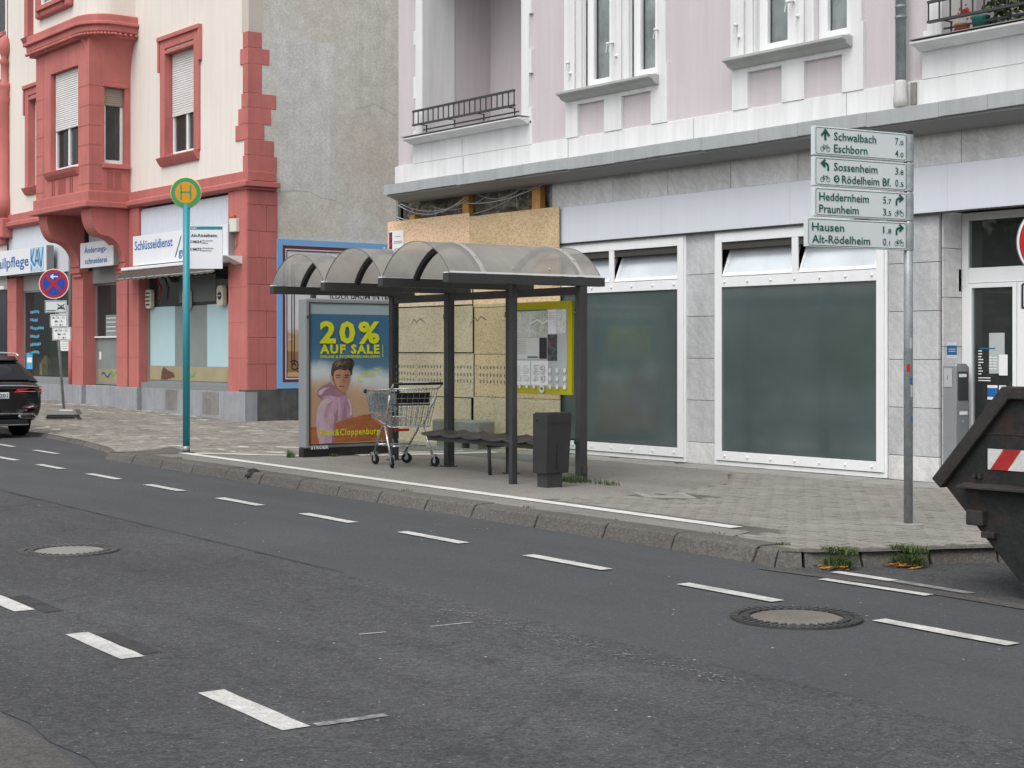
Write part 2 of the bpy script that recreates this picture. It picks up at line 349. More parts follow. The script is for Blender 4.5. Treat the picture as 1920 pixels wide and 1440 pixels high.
# flat print in a plane: origin + right/up vectors, each layer a little proud of the one below
class Flat:
    def __init__(s, o, right, up, parent, world=True):
        s.o = Vector(o); s.r = Vector(right).normalized(); s.u = Vector(up).normalized(); s.n = s.r.cross(s.u); s.p = parent; s.w = world
    def pt(s, x, y, d=0): return s.o + s.r * x + s.u * y + s.n * d
    def poly(s, pts, m, name, d=.002, parent=None):
        return part(MB().face([s.pt(x, y, d) for x, y in pts]), name, m, parent or s.p, world=s.w)
    def rect(s, x0, y0, x1, y1, m, name, d=.002, parent=None): return s.poly([(x0, y0), (x1, y0), (x1, y1), (x0, y1)], m, name, d, parent)
    def strips(s, lines, wd, m, name, d=.003, parent=None):
        mb = MB()
        for ln in lines:
            for a, b in zip(ln, ln[1:]):
                dx, dy = b[0] - a[0], b[1] - a[1]; L = math.hypot(dx, dy) or 1; nx, ny = -dy / L * wd / 2, dx / L * wd / 2
                mb.face([s.pt(a[0] + nx, a[1] + ny, d), s.pt(b[0] + nx, b[1] + ny, d), s.pt(b[0] - nx, b[1] - ny, d), s.pt(a[0] - nx, a[1] - ny, d)])
        return part(mb, name, m, parent or s.p, world=s.w)
    def discs(s, cs, r, m, name, d=.003, n=12, parent=None, ry=None):
        mb = MB()
        for x, y in cs: mb.face([s.pt(x + r * math.cos(2 * math.pi * k / n), y + (ry or r) * math.sin(2 * math.pi * k / n), d) for k in range(n)])
        return part(mb, name, m, parent or s.p, world=s.w)
    def text(s, txt, x, y, h, m, w=None, bold=0, d=.004, align='l', shear=0, space=1.0, name='lettering', parent=None):
        cu = bpy.data.curves.new('t', 'FONT'); cu.body = txt; cu.size = 1; cu.resolution_u = 2; cu.offset = bold; cu.shear = shear; cu.space_character = space
        ob = bpy.data.objects.new('t', cu); col.objects.link(ob)
        dg = bpy.context.evaluated_depsgraph_get(); dg.update()
        me = bpy.data.meshes.new_from_object(ob.evaluated_get(dg)); bpy.data.objects.remove(ob); bpy.data.curves.remove(cu)
        xs = [v.co.x for v in me.vertices]
        if not xs: return None
        x0, x1 = min(xs), max(xs); sy = h / .729; sx = (w / (x1 - x0)) if w else sy
        off = {'l': 0, 'r': -(x1 - x0) * sx, 'c': -(x1 - x0) * sx / 2}[align]
        for v in me.vertices: v.co = s.pt(x + off + (v.co.x - x0) * sx, y + v.co.y * sy, d)
        me.materials.clear(); me.name = name
        return link(name, me, parent or s.p, m, world=s.w)

def wall_holes(mb, x0, x1, z0, z1, y, holes, depth):
    xs = sorted({x0, x1, *[h[0] for h in holes], *[h[1] for h in holes]}); zs = sorted({z0, z1, *[h[2] for h in holes], *[h[3] for h in holes]})
    for a, b in zip(xs, xs[1:]):
        for c, e in zip(zs, zs[1:]):
            mx, mz = (a + b) / 2, (c + e) / 2
            if any(h[0] < mx < h[1] and h[2] < mz < h[3] for h in holes): continue
            mb.face([(a, y, c), (b, y, c), (b, y, e), (a, y, e)])
    for hx0, hx1, hz0, hz1 in holes:
        q = y + depth
        mb.face([(hx0, y, hz0), (hx0, q, hz0), (hx0, q, hz1), (hx0, y, hz1)]); mb.face([(hx1, y, hz0), (hx1, y, hz1), (hx1, q, hz1), (hx1, q, hz0)])
        mb.face([(hx0, y, hz0), (hx1, y, hz0), (hx1, q, hz0), (hx0, q, hz0)]); mb.face([(hx0, y, hz1), (hx0, q, hz1), (hx1, q, hz1), (hx1, y, hz1)])
    return mb
def frame_box(mb, x0, x1, z0, z1, y0, y1, t, tb=None):
    tb = t if tb is None else tb
    mb.box(x0, x0 + t, y0, y1, z0, z1); mb.box(x1 - t, x1, y0, y1, z0, z1)
    mb.box(x0 + t, x1 - t, y0 + .0015, y1, z0, z0 + tb); mb.box(x0 + t, x1 - t, y0 + .0015, y1, z1 - t, z1); return mb
TH = R(3.3); CT, ST = math.cos(TH), math.sin(TH)
def rd(s, n): return (s * CT + n * ST, -s * ST + n * CT)      # road coordinates (along, across) -> world
# ================================================================== GROUND, ROAD, PAVEMENT
gm = MB().face([(-400, -400, -.03), (400, -400, -.03), (400, 400, -.03), (-400, 400, -.03)])
struct('ground', gm, GROUND)
def rq(s0, s1, n0, n1, z): return [(*rd(s0, n0), z), (*rd(s1, n0), z), (*rd(s1, n1), z), (*rd(s0, n1), z)]
road = struct('road', MB().face(rq(-150, 60, -6, 14, 0)), ASPH2)
rng = random.Random(3)
def wobble_band(s0, s1, n0, n1, z, step=.35, amp=.025):
    mb = MB(); k = int((s1 - s0) / step); prev = None
    for i in range(k + 1):
        s = s0 + (s1 - s0) * i / k
        a, b = (*rd(s, n0 + rng.uniform(-amp, amp)), z), (*rd(s, n1 + rng.uniform(-amp, amp)), z)
        if prev: mb.face([prev[0], a, b, prev[1]])
        prev = (a, b)
    return mb
struct('carriageway', wobble_band(-60, 8, 2.12, 5.42, .004), ASPH)
struct('near_lane', wobble_band(-60, 8, -6, 2.08, .004), ASPH3)
struct('trench_patch', wobble_band(-24, -10, 5.42, 5.455, .005, .12, .012), mat('bitumen_seam', (.04, .04, .04), .8, v=.3, f=.3))
# parking bay by the skip
bayp = [(-8.0, 8.5), (-7.86, 8.68), (-7.62, 9.12), (-7.40, 9.62), (-7.15, 10.15), (-6.8, 10.46), (-6.2, 10.56), (4, 10.2), (4, 8.05), (-5.2, 8.60), (-7.0, 8.72)]
struct('parking_bay', MB().face([(x, y, .004) for x, y in reversed(bayp)]), ASPH)
struct('gutter_strip', MB().face([(*p, .006) for p in ((-7.95, 8.50), (-7.0, 8.56), (-5.2, 8.42), (4, 7.85), (4, 8.05), (-5.2, 8.60), (-7.0, 8.70), (-7.9, 8.62))]), ASPH3)
# kerb line: bottom of the face
K = [(-60, 12.9), (-40, 11.9), (-30, 11.18), (-28.3, 11.06), (-25.6, 10.66), (-23.7, 10.24), (-22.6, 9.90), (-22.15, 9.62)]
K += [rd(s, 8.24) for s in (-22.5, -21.45, -20.4, -19.35, -18.3, -17.3, -16.3, -15.35, -14.45, -13.5, -12.65, -11.6, -10.6, -9.7, -8.75)]
K += [(-7.98, 8.66), (-7.80, 8.80), (-7.56, 9.18), (-7.34, 9.70), (-7.10, 10.20), (-6.85, 10.46), (-6.3, 10.58), (-3, 10.45), (10, 9.75)]
def kz(x): return .045 if x < -22.4 else (.12 if x > -21.9 else .09)
def pz(x): return .12 + max(0, -30 - x) * .018
mb = MB(); rows = [[], [], []]
for x, y in K:
    rows[0].append((x + .02, y + .08, kz(x) - .004)); rows[1].append((x + .03, y + 1.0, pz(x) - .003)); rows[2].append((x, 45, pz(x)))
mb.sheet(rows)
pavement = struct('pavement', mb, JOINT)
# kerb: every stone is its own piece
kerb = bpy.data.objects.new('kerb', None); col.objects.link(kerb); kerb['kind'] = 'structure'
rk = random.Random(5)
def off(i, d):
    a = Vector(K[max(i - 1, 0)]); b = Vector(K[min(i + 1, len(K) - 1)]); t = (b - a).normalized(); return (K[i][0] - t.y * d, K[i][1] + t.x * d)
for i in range(len(K) - 1):
    wd = .30 if 7 <= i < 23 else .15
    a, b = Vector(K[i]), Vector(K[i + 1]); L = (b - a).length; n_ = max(1, round(L / (1.0 if wd > .2 else .5))) if L < 4 else max(1, round(L / 1.0))
    ai, bi = Vector(off(i, wd)), Vector(off(i + 1, wd)); af, bf = Vector(off(i, .055)), Vector(off(i + 1, .055))
    for j in range(n_):
        t0, t1 = j / n_, (j + 1) / n_; g_ = .022 / (L / n_) * .5 / n_
        t0 += g_; t1 -= g_
        lp = lambda p, q, t: p.lerp(q, t)
        za, zb_ = kz(a.lerp(b, t0).x), kz(a.lerp(b, t1).x); dz = rk.uniform(-.006, .006)
        za += .004 + dz; zb_ += .004 + dz + rk.uniform(-.004, .004)
        nx = rk.uniform(-.008, .008)
        def P(p, q, t, z): v_ = lp(p, q, t); return (v_.x, v_.y + nx, z)
        A = [P(a, b, t0, -.02), P(af, bf, t0, za - .02), P(af.lerp(ai, .14), bf.lerp(bi, .14), t0, za), P(ai, bi, t0, za), P(ai, bi, t0, -.02)]
        B = [P(a, b, t1, -.02), P(af, bf, t1, zb_ - .02), P(af.lerp(ai, .14), bf.lerp(bi, .14), t1, zb_), P(ai, bi, t1, zb_), P(ai, bi, t1, -.02)]
        part(MB().prism(A, B), 'kerb_stone', KERBM, kerb, bevel=.006)
# smooth footway asphalt round the shelter, set in the paving
struct('footway_strip', MB().face([(*rd(s, n), .121) for s, n in ((-21.4, 8.52), (-9.3, 8.52), (-9.5, 8.94), (-21.2, 8.94))]), ASPHW)
zone = [rd(-20.6, 9.1), rd(-12.7, 9.1), rd(-12.55, 10.6), rd(-13.1, 12.0), (-13.6, 13.95), (-22.2, 13.95), rd(-20.5, 10.4)]
struct('footway_asphalt', MB().face([(x, y, .121) for x, y in zone]), ASPHW)
def cobble_mat():
    m, n, l, p = _nodes('light_and_dark_setts')
    g = n.new('ShaderNodeNewGeometry'); pos = g.outputs['Position']
    vo = n.new('ShaderNodeTexVoronoi'); vo.inputs['Scale'].default_value = 1; l.new(_scaled(n, l, pos, (3.2, 7, 1)), vo.inputs['Vector'])
    sp = n.new('ShaderNodeSeparateColor'); l.new(vo.outputs['Color'], sp.inputs[0])
    c = _mix(n, l, sp.outputs[0], (.15, .14, .12), (.245, .225, .195))
    cl = _math(n, l, 'MULTIPLY', _map(n, l, sp.outputs[1], 0, 1, .90, .93), _map(n, l, _noise(n, l, pos, .4, 3), 0, 1, .42, .56))
    c = _mix(n, l, cl, c, (.46, .44, .41))
    v2 = n.new('ShaderNodeTexVoronoi'); v2.inputs['Scale'].default_value = 14; l.new(pos, v2.inputs['Vector'])
    s2 = n.new('ShaderNodeSeparateColor'); l.new(v2.outputs['Color'], s2.inputs[0])
    f = _math(n, l, 'MULTIPLY', _map(n, l, s2.outputs[0], .75, 1.25, 0, 1), _map(n, l, _noise(n, l, pos, .7, 5), .85, 1.15))
    l.new(_mulcol(n, l, c, f), p.inputs['Base Color']); p.inputs['Roughness'].default_value = .85; _bump(n, l, p, v2.outputs['Distance'], .5, .01); return m
COB = cobble_mat()
mb = MB(); r0, rm_, r1 = [], [], []
for x in (-46, -42, -38, -34, -30, -28.3, -25.6, -23.7, -22.3):
    y0 = {-28.3: 11.06, -25.6: 10.66, -23.7: 10.24, -22.3: 9.74}.get(x, 11.06 + (-28.3 - x) * .072)
    r0.append((x, y0 + .14, .055)); rm_.append((x, y0 + 1.02, pz(x) + .002)); r1.append((x, 17, pz(x) + .002))
mb.sheet([r0, rm_, r1]); struct('sett_paving', mb, COB)
struct('sett_paving_edge', MB().face([(*p, .1205) for p in ((-22.3, 10.75), rd(-20.65, 9.1), rd(-20.5, 10.4), (-22.2, 17), (-22.3, 17))]), COB)
# interlocking concrete pavers: 300 nearest as pieces, the rest joined
PW, PH, AM = .225, .1125, .013
def paver_outline(g=.0045):
    up = [(0, 0), (PW / 4, AM), (PW / 2, 0), (PW * .75, AM), (PW, 0)]
    bot = [(min(max(x, g), PW - g), y + g) for x, y in up]; top = [(min(max(x, g), PW - g), y + PH - g) for x, y in up]
    return bot + top[::-1]
PO = paver_outline()
def paver_mb(mb, ox=0, oy=0, oz=0, tilt=0):
    c0 = [(x + ox, y + oy, oz - .012) for x, y in PO]
    c1 = [((x - PW / 2) * .975 + PW / 2 + ox, (y - PH / 2) * .955 + PH / 2 + oy, oz + .004 + tilt * (x - PW / 2)) for x, y in PO]
    i = len(mb.v); n = len(c0); mb.v += c0 + c1; mb.f.append(tuple(i + n + k for k in range(n)))
    for k in range(n): mb.f.append((i + k, i + (k + 1) % n, i + n + (k + 1) % n, i + n + k))
    return mb
def in_poly(x, y, P):
    c = False
    for (x1, y1), (x2, y2) in zip(P, P[1:] + P[:1]):
        if (y1 > y) != (y2 > y) and x < (x2 - x1) * (y - y1) / (y2 - y1) + x1: c = not c
    return c
spots = []
for r_ in range(0, 56):
    n0 = 8.30 + r_ * PH; sh = (r_ % 2) * PW / 2
    for q in range(0, 42):
        s0 = -14.4 + q * PW + sh; x, y = rd(s0 + PW / 2, n0 + PH / 2)
        if y > 13.93 or y < 8: continue
        if s0 < -9.35 and n0 < 9.12: continue
        if in_poly(x, y, zone): continue
        if -12.30 < x < -11.25 and 10.80 < y < 11.50: continue
        # stay behind the kerb
        kx = [k for k in K if k[0] > -9.2]
        if s0 > -9.35 and (y < (8.96 if x < -8.05 else 0) or (x > -8.1 and in_poly(x, y, [(-8.2, 7), (-8.05, 8.85), (-7.9, 8.98), (-7.72, 9.25), (-7.50, 9.76), (-7.26, 10.28), (-6.95, 10.62), (-6.3, 10.74), (0, 10.6), (0, 7)]))): continue
        spots.append((x * x + y * y, s0, n0))
spots.sort()
pm = paver_mb(MB()).mesh('paver'); pm.materials.append(PAVER)
rp = random.Random(9)
for d_, s0, n0 in spots[:300]:
    o = bpy.data.objects.new('paver', pm); col.objects.link(o); o.parent = pavement
    o.location = (*rd(s0, n0), .1215 + rp.uniform(-.0025, .0025)); o.rotation_euler = (rp.uniform(-.012, .012), rp.uniform(-.008, .008), -TH)
mb = MB()
for d_, s0, n0 in spots[300:]: paver_mb(mb, s0, n0, .1215 + rp.uniform(-.0025, .0025), rp.uniform(-.012, .012))
mb.v = [(*rd(x, y), z) for x, y, z in mb.v]
o = part(mb, 'paver_field', PAVER, pavement); o['kind'] = 'stuff'
# slabs along the shop front
x = -21.6
while x < -9.0:
    L = .62; part(MB().box(x + .004, x + L - .004, 13.96, 14.52, .09, .128 + rp.uniform(-.003, .003)), 'slab', SLAB, pavement, bevel=.004); x += L
# access hatch in the paving
h = thing('inspection_hatch', 'square concrete-filled inspection hatch set in the pavers behind the bin', 'hatch', (-11.78, 11.15, .12))
part(MB().ext_z([(-12.22, 11.12), (-11.72, 10.84), (-11.30, 11.16), (-11.80, 11.46)], .10, .1285), 'frame', SLAB, h, bevel=.004)
part(MB().ext_z([(-12.06, 11.13), (-11.73, 10.94), (-11.45, 11.16), (-11.78, 11.36)], .1287, .1305), 'cover', CONC, h)
part(MB().box(-11.84, -11.70, 11.08, 11.13, .1308, .1325), 'lifting_slot', BLACK, h)
# ---- painted markings
marks = []
def dash(name, s0, s1, n, wd, m=MARK, z=.0085, label=None, k=5):
    mb = MB(); rr = random.Random(int(s0 * 100)); top, bot = [], []
    for i in range(k + 1):
        s = s0 + (s1 - s0) * i / k; top.append((*rd(s, n + wd / 2 + rr.uniform(-.004, .004)), z)); bot.append((*rd(s, n - wd / 2 + rr.uniform(-.004, .004)), z))
    mb.sheet([bot, top]); return part(mb, name, m, road)
for s0, s1 in ((-27.0, -26.0), (-25.0, -24.0), (-23.9, -22.95), (-21.95, -20.95), (-19.92, -18.86), (-17.92, -16.87), (-15.84, -14.82), (-13.86, -12.86), (-11.96, -10.96), (-10.04, -9.04), (-8.20, -7.28), (-6.44, -5.48), (-4.4, -3.4)):
    dash('lane_dash', s0, s1, 7.09, .115)
for s0, s1 in ((-28.2, -27.2), (-27.2, -26.25), (-25.15, -24.05)): dash('lane_dash', s0, s1, 8.06, .10)
for s0, s1 in ((-12.05, -11.2), (-10.54, -9.64), (-8.70, -7.84), (-6.86, -5.98), (-5.1, -4.25)): dash('centre_dash', s0, s1, 3.025, .13)
def ghost(s0, s1, n, wd):
    return dash('blacked_out_dash', s0, s1, n, wd, mat('tar_ghost_%d' % int(-s0 * 10), (.048, .048, .049), .85, .15, v=.25, vs=9, f=.4), .0065)
ghost(-10.25, -9.5, 3.17, .12); ghost(-8.62, -7.9, 3.155, .11)
def gline(name, pts, wd, m, z=.0085):
    mb = MB()
    for (ax, ay), (bx, by) in zip(pts, pts[1:]):
        L = math.hypot(bx - ax, by - ay); nx, ny = -(by - ay) / L * wd / 2, (bx - ax) / L * wd / 2
        mb.face([(ax - nx, ay - ny, z), (bx - nx, by - ny, z), (bx + nx, by + ny, z), (ax + nx, ay + ny, z)])
    return part(mb, name, m, road)
gline('bay_line', [(-7.34, 8.47), (-6.42, 8.46)], .09, MARK)
gline('bay_line', [(-7.52, 8.82), (-6.98, 8.80)], .10, MARK); gline('worn_line', [(-6.97, 8.80), (-6.3, 8.74)], .09, MARKW)
gline('worn_line', [(-5.80, 3.46), (-5.77, 3.80)], .06, MARKW)
gline('worn_line', [(-7.50, 4.76), (-7.47, 4.92)], .015, MARK); gline('worn_line', [(-7.46, 5.22), (-7.43, 5.50)], .012, MARK)
rs = random.Random(21); mb = MB()                                    # scratched remains of an old line
for k in range(230):
    s = rs.uniform(-8.25, -5.6); n = 5.19 + rs.gauss(0, .045) - (s + 7) * .004
    if rs.random() < .35 * math.sin(s * 5) ** 2: continue
    L, wd = rs.uniform(.004, .018), rs.uniform(.002, .007); a = rs.uniform(-.7, .7); q = [(-L, -wd), (L, -wd * .6), (L * .8, wd), (-L * .9, wd * .7)]
    mb.face([(*rd(s + x * math.cos(a) - y * math.sin(a), n + x * math.sin(a) + y * math.cos(a)), .0085) for x, y in q])
o = part(mb, 'scraped_line_remains', MARKW, road); o['kind'] = 'stuff'
mb = MB()                                                            # litter, gum and pale chips on road and footway
for k in range(240):
    s, n = rs.uniform(-22, -5), rs.uniform(2.6, 13)
    x, y = rd(s, n)
    if y > 13.8: continue
    z = .0095 if n < 8.2 else .127
    if 8.1 < n < 8.6: continue
    L = rs.uniform(.003, .010); mb.face([(x + L * math.cos(a_) * rs.uniform(.6, 1.3), y + L * math.sin(a_), z) for a_ in (0, 1.3, 2.5, 3.8, 5)])
o = struct('street_litter', mb, flatmat('litter_chips', (.42, .41, .39)), 'stuff')
def pline(name, pts, wd, z=.1255):
    mb = MB()
    for (ax, ay), (bx, by) in zip(pts, pts[1:]):
        L = math.hypot(bx - ax, by - ay); nx, ny = -(by - ay) / L * wd / 2, (bx - ax) / L * wd / 2
        mb.face([(ax - nx, ay - ny, z), (bx - nx, by - ny, z), (bx + nx, by + ny, z), (ax + nx, ay + ny, z)])
    return part(mb, name, MARKB, pavement)
pline('tactile_line', [rd(s, 9.02) for s in (-21.45, -19, -17, -15, -13, -11, -9.75)], .155, .1262)
pline('guide_line', [rd(-21.25, 9.12), rd(-20.9, 9.45), rd(-20.4, 9.75), rd(-19.9, 10.2), rd(-19.7, 11.4), rd(-19.5, 12.6)], .17, .1275)
pline('guide_line', [rd(-19.7, 11.0), (-18.75, 12.1), (-18.45, 13.0), (-18.25, 13.92)], .30, .1282)
# ---- manhole covers
def manhole(loc, label, plug):
    t = thing('manhole_cover', label, 'manhole', (loc[0], loc[1], .004), rz=.4, group='manhole covers in the road')
    iron = mat('cast_iron_%d' % plug, (.06, .06, .059) if plug else (.10, .098, .095), .55, .4, .3, v=.2, f=.15, space='obj')
    mb = MB().lathe([(.392, -.01), (.392, .010), (.345, .011), (.343, .002), (.318, .002), (.316, .010), (.285, .010), (.283, .001)], n=48, cap=False)
    part(mb, 'rim', iron, t, world=False)
    tm = MB().box(-.012, .012, -.022, .022, 0, .006).mesh('rim_tooth')
    for r_, c_ in ((.368, 44), (.300, 34)):
        for k in range(c_):
            a = 2 * math.pi * k / c_; o = link('rim_tooth', tm, t, iron); o.location = (r_ * math.cos(a), r_ * math.sin(a), .0095); o.rotation_euler = (0, 0, a + math.pi / 2)
    mb = MB().lathe([(.282, 0), (.262, .004), (.26, .007), (.001, .0085)], n=40, cap=False)
    part(mb, 'concrete_plug', CONC if not plug else mat('dusty_plug', (.16, .147, .13), .9, .1, v=.2, f=.3, fs=120, bump=.4), t, world=False)
    return t
manhole((-12.07, 4.93), 'round manhole cover raised in the road at the left, iron rim worn bright', 0)
manhole((-6.37, 7.12), 'round manhole cover on the dashed lane, brown gritty centre and dark iron ring', 1)
# ---- clump of dark dirt on the kerb, tufts, leaves
def blades(mb, cx, cy, z, n, spread, h, rr, droop=.6):
    for k in range(n):
        a, r_ = rr.uniform(0, 6.28), spread * math.sqrt(rr.random()); x, y = cx + r_ * math.cos(a), cy + r_ * math.sin(a) * .6
        b, L, wd = rr.uniform(0, 6.28), h * rr.uniform(.4, 1), rr.uniform(.002, .005); dx, dy = math.cos(b), math.sin(b); px_, py_ = -dy * wd, dx * wd
        d1, d2 = L * .25 * droop, L * droop
        mb.face([(x - px_, y - py_, z), (x + px_, y + py_, z), (x + dx * d1 + px_, y + dy * d1 + py_, z + L * .6), (x + dx * d1 - px_, y + dy * d1 - py_, z + L * .6)])
        mb.face([(x + dx * d1 - px_, y + dy * d1 - py_, z + L * .6), (x + dx * d1 + px_, y + dy * d1 + py_, z + L * .6), (x + dx * d2, y + dy * d2, z + L)])
rg = random.Random(31)
def tuft(label, spots_, cat='grass', m=GRASS):
    mb = MB()
    for (x, y, z, n, sp, h) in spots_: blades(mb, x, y, z, n, sp, h, rg)
    o = link('grass_tuft', mb.mesh('grass_tuft'), None, m); tag(o, label, cat); return o
tuft('grass tuft round the foot of the rightmost shelter post', [(-13.62, 11.45, .12, 260, .26, .10), (-13.2, 11.55, .12, 80, .2, .06), (-12.95, 11.5, .12, 40, .1, .06)])
tuft('thin weeds along the foot of the poster case', [(-19.1, 11.0, .12, 60, .1, .14), (-18.9, 11.6, .12, 50, .15, .06), (-18.9, 12.2, .12, 60, .2, .06), (-16.5, 11.6, .12, 30, .12, .06)])
for (x, y, lab) in ((-7.62, 8.97, 'left one of two weeds growing from the kerb by the parking bay'), (-7.36, 9.45, 'right one of two weeds growing from the kerb by the parking bay')):
    t = thing('kerb_weed', lab, 'weed', (x, y, 0), group='weeds at the kerb')
    mb = MB(); blades(mb, 0, 0, .02, 240, .13, .10, rg, 1.3); blades(mb, -.05, .08, .11, 160, .16, .06, rg, 1.2); part(mb, 'stems', GRASS, t, world=False)
    mb = MB()
    for k in range(46):
        a, q = rg.uniform(0, 6.28), rg.uniform(0, .2); cx, cy, zz = q * math.cos(a) * .8 - .03, -abs(q * math.sin(a)) * .7 - .02, rg.uniform(.008, .03); L, wd, b = rg.uniform(.02, .045), rg.uniform(.006, .012), rg.uniform(0, 6.28)
        u_ = (math.cos(b), math.sin(b)); mb.face([(cx - u_[0] * L, cy - u_[1] * L, zz), (cx - u_[1] * wd, cy + u_[0] * wd, zz + .012), (cx + u_[0] * L, cy + u_[1] * L, zz + .006), (cx + u_[1] * wd, cy - u_[0] * wd, zz + .004)])
    part(mb, 'dry_leaves', DRY, t, world=False)
mb = MB()
for (x, y, n) in ((-8.2, 9.0, 40), (-10.3, 9.15, 14), (-11.6, 9.25, 20), (-13.8, 9.35, 22), (-9.0, 9.1, 14), (-7.0, 10.5, 50), (-19.9, 9.7, 20), (-14.9, 14.4, 40), (-16.2, 14.42, 60)): blades(mb, x, y, .12, n, .09, .03, rg)
struct('kerb_grass', mb, GRASS, 'stuff')
def lump(name, loc, r, m, label, cat, seed=1, flat=.6):
    bm = bmesh.new(); bmesh.ops.create_icosphere(bm, subdivisions=3, radius=1); rr = random.Random(seed)
    for v in bm.verts: q = 1 + rr.uniform(-.22, .22); v.co = Vector((v.co.x * r[0] * q, v.co.y * r[1] * q, max(v.co.z, -.3) * r[2] * q))
    me = bpy.data.meshes.new(name); bm.to_mesh(me); bm.free(); o = link(name, me, None, m); o.location = loc; return tag(o, label, cat)
lump('dirt_heap', (*rd(-17.65, 8.36), .05), (.13, .10, .10), mat('dark_dirt', (.03, .03, .03), .95, .1, v=.3, f=.4, bump=.8), 'small heap of dark dirt on the kerb edge left of the poster', 'dirt')

# ================================================================== PINK BUILDING
YF = 14.55
P = thing('pink_building', 'pink and white rendered house with grey stone shop front on the right', 'building', (-15.5, YF, .12))
holes = [(-20.98, -18.38, 5.02, 7.9), (-16.95, -16.36, 5.28, 7.5), (-15.98, -15.43, 5.28, 7.5), (-13.66, -13.07, 5.28, 7.5), (-12.67, -12.13, 5.28, 7.5), (-10.86, -8.3, 5.02, 7.9)]
part(wall_holes(MB(), -21.72, -7.5, 4.65, 9.5, YF, holes, .18), 'wall', PINK, P)
part(MB().face([(-21.72, YF, 4.3), (-21.72, 26, 4.3), (-21.72, 26, 9.5), (-21.72, YF, 9.5)]).face([(-21.72, 26, 9.5), (-7.5, 26, 9.5), (-7.5, YF, 9.5), (-21.72, YF, 9.5)]), 'gable_wall', PINK, P)
part(MB().box(-21.70, -7.5, YF + 3.0, 26, .05, 9.4), 'building_core', ROOM, P)
band = part(MB().box(-21.77, -7.5, YF - .04, YF + .1, 4.30, 4.65), 'string_course', WHITE, P, bevel=.006)
for xj in (-19.85, -17.3, -14.75, -12.2): part(MB().box(xj - .006, xj + .006, YF - .0425, YF - .038, 4.31, 4.64), 'joint', ZINC, band)
# projecting ledge: sheet-metal fascia pieces over a dark soffit
x = -21.40
for k in range(14):
    L = (.62, 1.02, .98)[k % 3] if k else 1.0; dz = .006 * math.sin(k * 2.1)
    part(MB().box(x + .0015, x + L - .0015, 14.04, 14.075, 4.125 + dz, 4.285 + dz * .4), 'ledge_fascia', ZINC, P, bevel=.002); x += L
part(MB().prism([(-21.38, 14.077, 4.285), (-21.38, YF, 4.33), (-21.38, YF, 4.12), (-21.38, 14.10, 4.10)], [(-7.5, 14.077, 4.285), (-7.5, YF, 4.33), (-7.5, YF, 4.12), (-7.5, 14.10, 4.10)]), 'ledge', ZINC, P)
part(MB().prism([(-21.35, 14.11, 4.10), (-21.35, 14.40, 4.098), (-21.35, 14.50, 4.02), (-21.35, 14.30, 4.03)], [(-7.5, 14.11, 4.10), (-7.5, 14.40, 4.098), (-7.5, 14.50, 4.02), (-7.5, 14.30, 4.03)]), 'soffit', ZINCDK, P)
